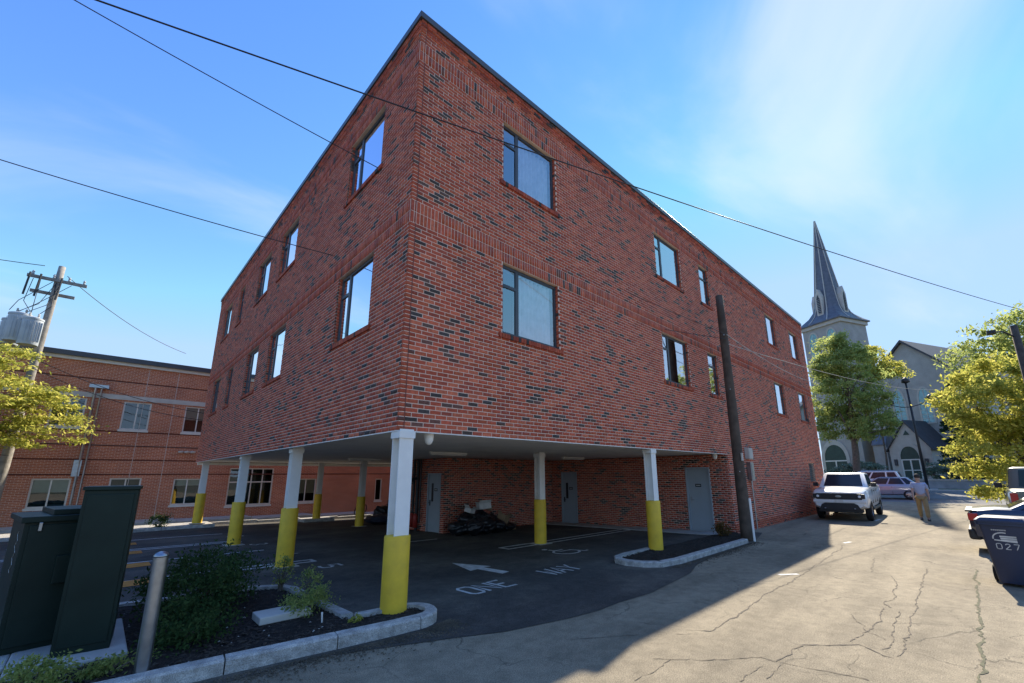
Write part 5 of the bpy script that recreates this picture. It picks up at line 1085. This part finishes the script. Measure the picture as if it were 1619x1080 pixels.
def wheel(par, x, y, r, w, side):
    t = MB(); prof = [(r*0.62, -w/2), (r*0.9, -w/2), (r, -w/2+0.04), (r, w/2-0.04), (r*0.9, w/2), (r*0.62, w/2)]
    rings = [[(x+q*math.cos(2*math.pi*k/24), y+d, r+q*math.sin(2*math.pi*k/24)) for k in range(24)] for q, d in prof]; t.loft(rings, cap=False)
    o = t.build('wheel', MT['rubber'], par, smooth=True, split=40); m = MB(); yo = y+side*(w/2-0.02)
    rim = [[(x+q*math.cos(2*math.pi*k/24), d, r+q*math.sin(2*math.pi*k/24)) for k in range(24)] for q, d in ((r*0.66, yo), (r*0.62, yo-side*0.02), (r*0.56, yo-side*0.05))]; m.loft(rim, cap=False)
    for k in range(6):
        a = 2*math.pi*k/6; c, s = math.cos(a), math.sin(a); q = r*0.6; e = 0.045
        m.add([(x-s*e, yo-side*0.01, r+c*e), (x+s*e, yo-side*0.01, r-c*e), (x+c*q+s*e*0.8, yo-side*0.02, r+s*q-c*e*0.8), (x+c*q-s*e*0.8, yo-side*0.02, r+s*q+c*e*0.8)], [(0, 1, 2, 3)])
    m.build('rim', MT['rim'], o); MB().add([(x+r*0.6*math.cos(2*math.pi*k/16), yo-side*0.07, r+r*0.6*math.sin(2*math.pi*k/16)) for k in range(16)], [tuple(range(16))]).build('brake_disc', MT['black'], o)
def bil(q, u, v):
    a, b, c, d = [Vector(p) for p in q]; return a.lerp(b, u).lerp(d.lerp(c, u), v)
def inset(name, quad, u0, u1, v0, v1, off, mat, par):
    P = [bil(quad, u, v) for u, v in ((u0, v0), (u1, v0), (u1, v1), (u0, v1))]; nr = (P[1]-P[0]).cross(P[3]-P[0]).normalized()
    return MB().prism(P, nr*(off-0.012), nr*off).build(name, mat, par)
def vehicle(name, lab, loc, rz, paint, st, cab, wheels, r, w, style, cat='car', win=None):
    """st: lower body stations (x, zb, zt, halfwidth); cab: (x rear base, x rear roof, x front roof, x front base, z belt, z roof, hw belt, hw roof)"""
    t = tag(empty(name, loc, rz), lab, cat); bd = MB(); bd.loft([ring_body(*s) for s in st]); body = bd.build('body', paint, t)
    cs = []
    for x, yh in [(x, s*w) for x in wheels for s in (-1, 1)]:
        m = MB(); n = 24; m.loft([[(x+(r+0.055)*math.cos(2*math.pi*k/n), yy, r+(r+0.055)*math.sin(2*math.pi*k/n)) for k in range(n)] for yy in (yh*0.66, yh*1.3)]); q = m.build('cutter', None); cs.append(q); q.parent = t
    bpy.context.view_layer.update(); cut(body, cs)
    body.data.polygons.foreach_set('use_smooth', [True]*len(body.data.polygons)); e = body.modifiers.new('split', 'EDGE_SPLIT'); e.split_angle = R(28)
    for x in wheels:
        for s in (-1, 1): wheel(t, x, s*(w-0.12), r, 0.23, s)
        MB().box((x-r*0.9, -w*0.66, 0.3), (x+r*0.9, w*0.66, r*2.05)).build('wheel_well', MT['black'], t)
    xr, xrr, xfr, xf, zb, zr, hb, hr = cab; k = 0.10
    def crg(x0, x1, z, h): return [(x0, -h*0.9, z), (x0+0.05, -h, z), (x1-0.05, -h, z), (x1, -h*0.9, z), (x1, h*0.9, z), (x1-0.05, h, z), (x0+0.05, h, z), (x0, h*0.9, z)]
    cm_ = MB(); cm_.loft([crg(xr, xf, zb-0.06, hb), crg(xr*0.08+xrr*0.92+0.0, xf*0.08+xfr*0.92, zr-0.05, hr+0.02), crg(xrr+0.08, xfr-0.08, zr, hr*0.9)]); cb_ = cm_.build('cab', paint, t, smooth=True, split=35)
    xr2, xf2 = xr*0.08+xrr*0.92, xf*0.08+xfr*0.92; hs2 = hr+0.02; zt2 = zr-0.05; z0 = zb-0.06
    ws = [(xf, -hb*0.9, z0), (xf, hb*0.9, z0), (xf2, hs2*0.9, zt2), (xf2, -hs2*0.9, zt2)]; inset('windscreen', ws, 0.05, 0.95, 0.10, 0.95, 0.012, MT['carwin'], cb_)
    rw_ = [(xr, hb*0.9, z0), (xr, -hb*0.9, z0), (xr2, -hs2*0.9, zt2), (xr2, hs2*0.9, zt2)]; inset('rear_window', rw_, 0.08, 0.92, 0.18, 0.92, 0.012, MT['carwin'], cb_)
    for s in (1, -1):
        sd_ = [(xr+0.05, s*hb, z0), (xf-0.05, s*hb, z0), (xf2-0.05, s*hs2, zt2), (xr2+0.05, s*hs2, zt2)]
        if s > 0: sd_ = [sd_[1], sd_[0], sd_[3], sd_[2]]
        for (u0, u1) in (win or ((0.06, 0.48), (0.53, 0.93))):
            a, b = (u0, u1) if s < 0 else (1-u1, 1-u0); inset('side_window', sd_, a, b, 0.16, 0.93, 0.010, MT['carwin'], cb_)
        m = MB(); m.tube([(xf-0.35, s*hb, zb+0.02), (xf-0.33, s*(hb+0.10), zb+0.05)], 0.025, 6); m.box((xf-0.40, s*(hb+0.08), zb-0.02), (xf-0.26, s*(hb+0.27), zb+0.15)); m.build('mirror', MT['black'], t, bevel=0.02)
        for xh in (xr+0.42*(xf-xr), xr+0.78*(xf-xr)): MB().box((xh-0.42, s*(w*0.985), zb-0.22), (xh-0.24, s*(w*0.985+0.03), zb-0.18)).build('door_handle', paint if style != 'white' else MT['black'], t, bevel=0.008)
        for xh in (xr+0.10*(xf-xr), xr+0.48*(xf-xr), xr+0.9*(xf-xr)): MB().box((xh-0.006, s*(w*0.9), zb-0.7), (xh+0.006, s*(w+0.002), zb-0.12)).build('door_gap', MT['black'], t)
    return t
white = carpaint('paint_white', (0.74, 0.74, 0.72))
# white pickup, nose towards us
st = [(-2.93, 0.62, 1.36, 0.93), (-2.8, 0.5, 1.40, 0.97), (-1.9, 0.48, 1.40, 0.99), (-0.8, 0.46, 1.40, 0.99), (0.9, 0.46, 1.36, 0.99), (1.35, 0.46, 1.32, 0.99), (2.2, 0.46, 1.27, 0.985), (2.72, 0.48, 1.22, 0.96), (2.9, 0.52, 1.14, 0.90), (2.95, 0.56, 1.05, 0.86)]
pk = vehicle('pickup_truck', 'white pickup truck parked against the brick wall facing us', (21.0, -1.42, 0.0), math.pi+0.05, white, st, (-0.95, -0.75, 0.55, 1.35, 1.36, 1.93, 0.90, 0.74), (-1.86, 1.88), 0.41, 0.985, 'white', 'truck')
pk.scale = (0.94, 0.94, 0.96)
def pb(name, a, b, mat, par=pk, bev=0.012): return MB().box(a, b).build(name, MT[mat] if isinstance(mat, str) else mat, par, bevel=bev)
pb('grille', (2.90, -0.80, 0.86), (2.985, 0.80, 1.10), 'black', bev=0.03)
for s in (-1, 1):
    m = MB(); m.box((2.93, s*0.62, 0.90), (2.992, s*0.90, 1.08)); hl = m.build('headlight', MT['black'], pk, bevel=0.02); MB().lathe([(0.001, 0), (0.05, 0.0), (0.05, 0.02), (0.001, 0.03)], 12).build('lens', MT['lamp_glass'], hl).matrix_basis = Matrix.Translation((2.99, s*0.72, 0.985)) @ Matrix.Rotation(R(90), 4, 'Y')
    pb('tow_hook', (2.93, s*0.48, 0.49), (3.0, s*0.54, 0.53), 'steel')
    pb('lower_trim', (-1.3, s*0.94, 0.40), (1.35, s*1.0, 0.50), 'black'); pb('tail_light', (-2.97, s*0.80, 0.98), (-2.9, s*0.95, 1.32), 'tail_red')
pb('light_bar', (2.965, -0.84, 1.102), (2.99, 0.84, 1.125), 'lamp_glass', bev=0.004)
m = MB(); m.prism([(2.91, -0.72, 0.46), (2.91, 0.72, 0.46), (2.91, 0.62, 0.66), (2.91, 0.5, 0.72), (2.91, -0.5, 0.72), (2.91, -0.62, 0.66)], (0, 0, 0), (0.075, 0, 0)); m.build('lower_grille', MT['black'], pk)
pb('bumper', (2.88, -0.92, 0.725), (2.975, 0.92, 0.845), white, bev=0.03); pb('number_plate', (2.98, -0.15, 0.735), (2.992, 0.15, 0.84), 'paper', bev=0.003)
pb('skid_plate', (2.6, -0.75, 0.36), (2.93, 0.75, 0.46), 'black'); m = MB(); m.lathe([(0.001, 0), (0.09, 0), (0.085, 0.012), (0.001, 0.016)], 20); e = m.build('badge', MT['steel'], pk); e.matrix_basis = Matrix.Translation((2.983, 0, 0.98)) @ Matrix.Rotation(R(90), 4, 'Y') @ Matrix.Diagonal((0.5, 1.2, 1, 1))
pb('bed_cover', (-2.75, -0.82, 1.405), (-1.05, 0.82, 1.44), 'black')
# silver-blue sedan crossing the end of the alley
st = [(-2.28, 0.46, 0.90, 0.76), (-2.2, 0.36, 0.98, 0.83), (-1.6, 0.30, 1.02, 0.89), (-0.6, 0.26, 0.98, 0.90), (0.7, 0.26, 0.94, 0.90), (1.3, 0.28, 0.88, 0.89), (1.9, 0.32, 0.78, 0.85), (2.25, 0.40, 0.68, 0.72), (2.32, 0.46, 0.60, 0.62)]
sx, sy = 36.9, -0.72
sv = vehicle('sedan_car', 'silver blue hatchback crossing the end of the alley', (sx, sy, g(sx, sy)), R(90), carpaint('paint_silver', (0.30, 0.34, 0.44), 0.3), st, (-2.0, -1.35, 0.15, 1.05, 0.97, 1.46, 0.82, 0.64), (-1.38, 1.36), 0.32, 0.89, 'silver', win=((0.05, 0.2), (0.24, 0.55), (0.59, 0.95)))
for s in (-1, 1): MB().box((-2.27, s*0.5, 0.72), (-2.15, s*0.84, 0.88)).build('tail_light', MT['tail_red'], sv, bevel=0.02); MB().box((2.1, s*0.5, 0.58), (2.29, s*0.76, 0.68)).build('headlight', MT['lamp_glass'], sv, bevel=0.02)
MB().box((-2.31, -0.6, 0.36), (-2.2, 0.6, 0.5)).build('bumper', MT['black'], sv, bevel=0.03); MB().box((-2.30, -0.18, 0.66), (-2.26, 0.18, 0.77)).build('number_plate', MT['paper'], sv)
# white SUV behind it
st = [(-2.36, 0.55, 1.05, 0.82), (-2.28, 0.45, 1.15, 0.90), (-1.6, 0.38, 1.14, 0.95), (0.6, 0.36, 1.10, 0.95), (1.3, 0.38, 1.08, 0.95), (2.0, 0.42, 1.02, 0.91), (2.3, 0.5, 0.92, 0.8), (2.38, 0.55, 0.85, 0.74)]
ux, uy = 42.4, 0.95
su = vehicle('suv_car', 'white SUV on the street beyond the silver hatchback', (ux, uy, g(ux, uy)), R(90), white, st, (-2.3, -2.0, 0.35, 1.2, 1.13, 1.76, 0.87, 0.72), (-1.42, 1.45), 0.37, 0.945, 'white2', win=((0.04, 0.24), (0.28, 0.58), (0.62, 0.95)))
for s in (-1, 1): MB().box((-2.38, s*0.45, 0.98), (-2.2, s*0.92, 1.12)).build('tail_light', MT['tail_red'], su, bevel=0.02); MB().tube([(-1.8, s*0.62, 1.79), (0.2, s*0.62, 1.80)], 0.025, 6).build('roof_rail', MT['steel'], su); MB().box((2.1, s*0.5, 0.84), (2.33, s*0.86, 0.94)).build('headlight', MT['lamp_glass'], su, bevel=0.02)
MB().box((-2.44, -0.8, 0.48), (-2.3, 0.8, 0.66)).build('bumper', MT['black'], su, bevel=0.03); MB().box((-2.42, -0.2, 0.82), (-2.34, 0.2, 0.94)).build('number_plate', MT['paper'], su)
# dark blue sedan parked tail-in at the right edge
st = [(-2.36, 0.46, 0.86, 0.74), (-2.28, 0.32, 0.97, 0.84), (-1.9, 0.28, 1.03, 0.89), (-1.2, 0.26, 1.02, 0.91), (0.7, 0.25, 0.96, 0.91), (1.3, 0.27, 0.90, 0.90), (2.0, 0.32, 0.80, 0.85), (2.32, 0.40, 0.70, 0.72), (2.4, 0.46, 0.62, 0.62)]
dv = vehicle('sedan_car', 'dark blue sedan behind the wheelie bin at the right edge', (12.75, -7.62, 0), R(-90), carpaint('paint_dark_blue', (0.018, 0.030, 0.065), 0.2), st, (-1.85, -0.95, 0.2, 1.2, 0.99, 1.46, 0.83, 0.64), (-1.42, 1.42), 0.33, 0.905, 'dark')
for s in (-1, 1): MB().box((-2.37, s*0.5, 0.74), (-2.2, s*0.88, 0.9)).build('tail_light', MT['tail_red'], dv, bevel=0.02)
MB().box((-2.42, -0.75, 0.3), (-2.2, 0.75, 0.55)).build('bumper', MT['black'], dv, bevel=0.05); MB().box((-2.40, -0.8, 0.93), (-2.2, 0.8, 0.97)).build('spoiler', MT['black'], dv, bevel=0.01)
# grey pickup seen from behind at the right edge
st = [(-2.9, 0.62, 1.30, 0.93), (-2.8, 0.5, 1.34, 0.97), (-0.8, 0.46, 1.34, 0.98), (1.3, 0.46, 1.30, 0.98), (2.2, 0.46, 1.25, 0.97), (2.75, 0.5, 1.18, 0.92), (2.9, 0.55, 1.05, 0.84)]
gv = vehicle('pickup_truck', 'grey pickup seen from behind, partly hidden by the yellow-green tree', (18.6, -7.05, 0), 0.0, carpaint('paint_grey', (0.16, 0.17, 0.15), 0.2), st, (-0.95, -0.8, 0.6, 1.35, 1.33, 2.0, 0.90, 0.76), (-1.86, 1.86), 0.41, 0.975, 'grey', 'truck')
for s in (-1, 1): MB().box((-2.94, s*0.8, 0.9), (-2.85, s*0.95, 1.25)).build('tail_light', MT['tail_red'], gv)
MB().box((-3.0, -0.9, 0.5), (-2.85, 0.9, 0.68)).build('bumper', MT['steel'], gv, bevel=0.03)

# ------------------------------------------------------------------ wheelie bin
MT['binblue'] = pmat('bin_blue', (0.018, 0.030, 0.070), 0.5, 0.12, 3, 0.06, 30)
bn = tag(empty('wheelie_bin', (8.32, -5.78, 0.0), R(-8)), 'dark blue wheelie bin with white stencilled marks at the right edge', 'bin')
def rr_(w, d, z, r_=0.05, ox=0.0, oy=0.0):
    P = []
    for cx, cy, a0 in ((w-r_, d-r_, 0), (-w+r_, d-r_, 90), (-w+r_, -d+r_, 180), (w-r_, -d+r_, 270)):
        for k in range(4): a = R(a0+30*k); P.append((ox+cx+r_*math.cos(a), oy+cy+r_*math.sin(a), z))
    return P
m = MB(); m.loft([rr_(0.25, 0.20, 0.05), rr_(0.26, 0.205, 0.1), rr_(0.345, 0.285, 0.96), rr_(0.37, 0.31, 0.965), rr_(0.37, 0.31, 1.01)]); m.build('bin_body', MT['binblue'], bn, smooth=True, split=35)
m = MB(); m.loft([rr_(0.385, 0.325, 1.012), rr_(0.385, 0.325, 1.04), rr_(0.34, 0.28, 1.085), rr_(0.1, 0.08, 1.10)]); m.build('lid', MT['binblue'], bn, smooth=True, split=35)
MB().tube([(0.38, -0.25, 1.0), (0.46, -0.25, 1.02), (0.46, 0.25, 1.02), (0.38, 0.25, 1.0)], 0.02, 8).build('handle', MT['binblue'], bn)
for s in (-1, 1):
    m = MB(); n = 20; m.loft([[(0.22+0.13*math.cos(2*math.pi*k/n), s*q, 0.13+0.13*math.sin(2*math.pi*k/n)) for k in range(n)] for q in (0.24, 0.30)]); m.build('wheel', MT['rubber'], bn)
# white stencil on the face turned to the camera (-x side, sloping)
def on_bin(u, v): z = 0.1+v; t = (z-0.1)/0.86; return Vector((-(0.26+(0.345-0.26)*t)-0.003, -u, z))
def bin_stroke(m, pl, st_):
    P = [on_bin(*p) for p in pl]
    for a, b in zip(P, P[1:]):
        d = (b-a).normalized(); nn = d.cross(Vector((1, 0, 0.1))).normalized()*st_/2; m.add([a-nn, b-nn, b+nn, a+nn], [(0, 1, 2, 3)])
m = MB()
for k in range(8): bin_stroke(m, [(-0.14+k*0.022, 0.79), (-0.125+k*0.022, 0.79)], 0.02)
bin_stroke(m, [(-0.02+0.12*math.cos(R(a)), 0.66+0.09*math.sin(R(a))) for a in range(70, 200, 12)], 0.018)
for v in (0.69, 0.66, 0.63): bin_stroke(m, [(-0.06+0.02*(0.69-v)*10, v), (0.13, v)], 0.024)
bin_stroke(m, [(-0.13, 0.63), (0.13, 0.61)], 0.02)
for gx, ch in ((-0.12, 'O'), (-0.02, '2'), (0.08, '7')):
    for pl in glyph(ch): bin_stroke(m, [(gx+p[0]*0.06, 0.49+p[1]*0.085) for p in pl], 0.011)
m.build('stencil_mark', MT['paintwhite'], bn)

# ------------------------------------------------------------------ person walking down the alley
def skin_fig(name, verts, edges, mat, parent, lev=2):
    me = bpy.data.meshes.new(name); me.from_pydata([v[:3] for v in verts], edges, []); o = bpy.data.objects.new(name, me); C.objects.link(o); o.parent = parent
    sk = o.modifiers.new('skin', 'SKIN'); sk.use_smooth_shade = True
    if not me.skin_vertices: me.attributes.new('skin', 'FLOAT', 'POINT') if False else None
    bpy.context.view_layer.objects.active = o
    if not me.skin_vertices: bpy.ops.mesh.customdata_skin_add()
    for i, v in enumerate(verts): me.skin_vertices[0].data[i].radius = (v[3], v[4] if len(v) > 4 else v[3])
    me.skin_vertices[0].data[0].use_root = True
    ss = o.modifiers.new('sub', 'SUBSURF'); ss.levels = lev; ss.render_levels = lev; me.materials.append(mat); return o
MT['skin'] = pmat('skin', (0.50, 0.30, 0.22), 0.6, 0.05); MT['shirt'] = pmat('shirt_blue', (0.40, 0.44, 0.60), 0.9, 0.08, 8); MT['khaki'] = pmat('khaki', (0.36, 0.25, 0.12), 0.9, 0.1, 8); MT['hair'] = pmat('hair_dark', (0.03, 0.022, 0.016), 0.7); MT['shoe'] = pmat('shoe', (0.03, 0.028, 0.026), 0.6)
pe = tag(empty('person', (20.7, -3.82, 0.0), R(185)), 'person in a light blue shirt and khaki trousers walking down the alley', 'person')
# local +x is the walking direction; root vertex is the pelvis
V = [(0, 0, 0.94, 0.125, 0.10), (0.01, 0, 1.12, 0.115, 0.095), (0.02, 0, 1.32, 0.14, 0.10), (0.02, 0, 1.44, 0.09, 0.075), (0.03, 0, 1.51, 0.052), (0.05, 0, 1.60, 0.082, 0.095), (0.045, 0, 1.69, 0.075, 0.09)]
E_ = [(0, 1), (1, 2), (2, 3), (3, 4), (4, 5), (5, 6)]
def limb(pts, root):
    k = len(V); p = root
    for q in pts: V.append(q); E_.append((p, len(V)-1)); p = len(V)-1
    return p
for s, sw in ((1, 0.16), (-1, -0.16)):
    limb([(0.0, s*0.09, 0.88, 0.085), (sw*0.9, s*0.10, 0.50, 0.06), (sw*1.1-(0.10 if sw < 0 else 0), s*0.10, 0.12, 0.042), (sw*1.15-(0.10 if sw < 0 else 0), s*0.10, 0.06, 0.045), (sw*1.15+0.13-(0.10 if sw < 0 else 0), s*0.11, 0.035, 0.035)], 0)
    h = limb([(0.02, s*0.17, 1.40, 0.058), (-sw*0.5, s*0.22, 1.13, 0.042), (-sw*0.9+0.08, s*0.23, 0.90, 0.032), (-sw*0.9+0.10, s*0.23, 0.84, 0.034, 0.02)], 2)
    for f_ in range(4): L_ = (0.075, 0.085, 0.08, 0.06)[f_]; limb([(-sw*0.9+0.085+0.02*f_, s*0.23, 0.80, 0.009), (-sw*0.9+0.085+0.02*f_, s*0.222, 0.80-L_*0.55, 0.0085), (-sw*0.9+0.085+0.02*f_, s*0.205, 0.80-L_, 0.007)], h)
    limb([(-sw*0.9+0.13, s*0.215, 0.82, 0.010), (-sw*0.9+0.14, s*0.20, 0.785, 0.008)], h)
skin_fig('body', V, E_, MT['skin'], pe)
skin_fig('shirt', [(0, 0, 0.93, 0.155, 0.12), (0.01, 0, 1.12, 0.14, 0.118), (0.02, 0, 1.32, 0.165, 0.125), (0.02, 0, 1.43, 0.10, 0.085), (0.02, 0.18, 1.39, 0.078), (-0.05, 0.215, 1.2, 0.068), (0.02, -0.18, 1.39, 0.078), (0.06, -0.215, 1.2, 0.068)], [(0, 1), (1, 2), (2, 3), (2, 4), (4, 5), (2, 6), (6, 7)], MT['shirt'], pe)
tv = [(0, 0, 0.95, 0.148, 0.118), (0, 0.09, 0.86, 0.105), (0.144, 0.10, 0.50, 0.082), (0.176, 0.10, 0.10, 0.068), (0, -0.09, 0.86, 0.105), (-0.144, -0.10, 0.50, 0.082), (-0.276, -0.10, 0.12, 0.068)]
skin_fig('trousers', tv, [(0, 1), (1, 2), (2, 3), (0, 4), (4, 5), (5, 6)], MT['khaki'], pe)
hb = MB(); hb.lathe([(0.001, 0.115), (0.05, 0.105), (0.085, 0.07), (0.10, 0.02), (0.098, -0.03), (0.085, -0.05)], 14, (0.035, 0, 1.68), cap=False); hb.build('hair', MT['hair'], pe, smooth=True)
for s, x0 in ((1, 0.19), (-1, -0.27)):
    m = MB(); m.loft([[(x0-0.06+q[0], s*0.105+q[1], z) for q in ((-0.03, -0.045), (0.12, -0.05), (0.2, -0.025), (0.2, 0.025), (0.12, 0.05), (-0.03, 0.045))] for z in (0.0, 0.05)]+[[(x0-0.06+q[0]*0.75, s*0.105+q[1]*0.7, 0.10) for q in ((-0.03, -0.045), (0.08, -0.05), (0.1, -0.025), (0.1, 0.025), (0.08, 0.05), (-0.03, 0.045))]]); m.build('shoe', MT['shoe'], pe)
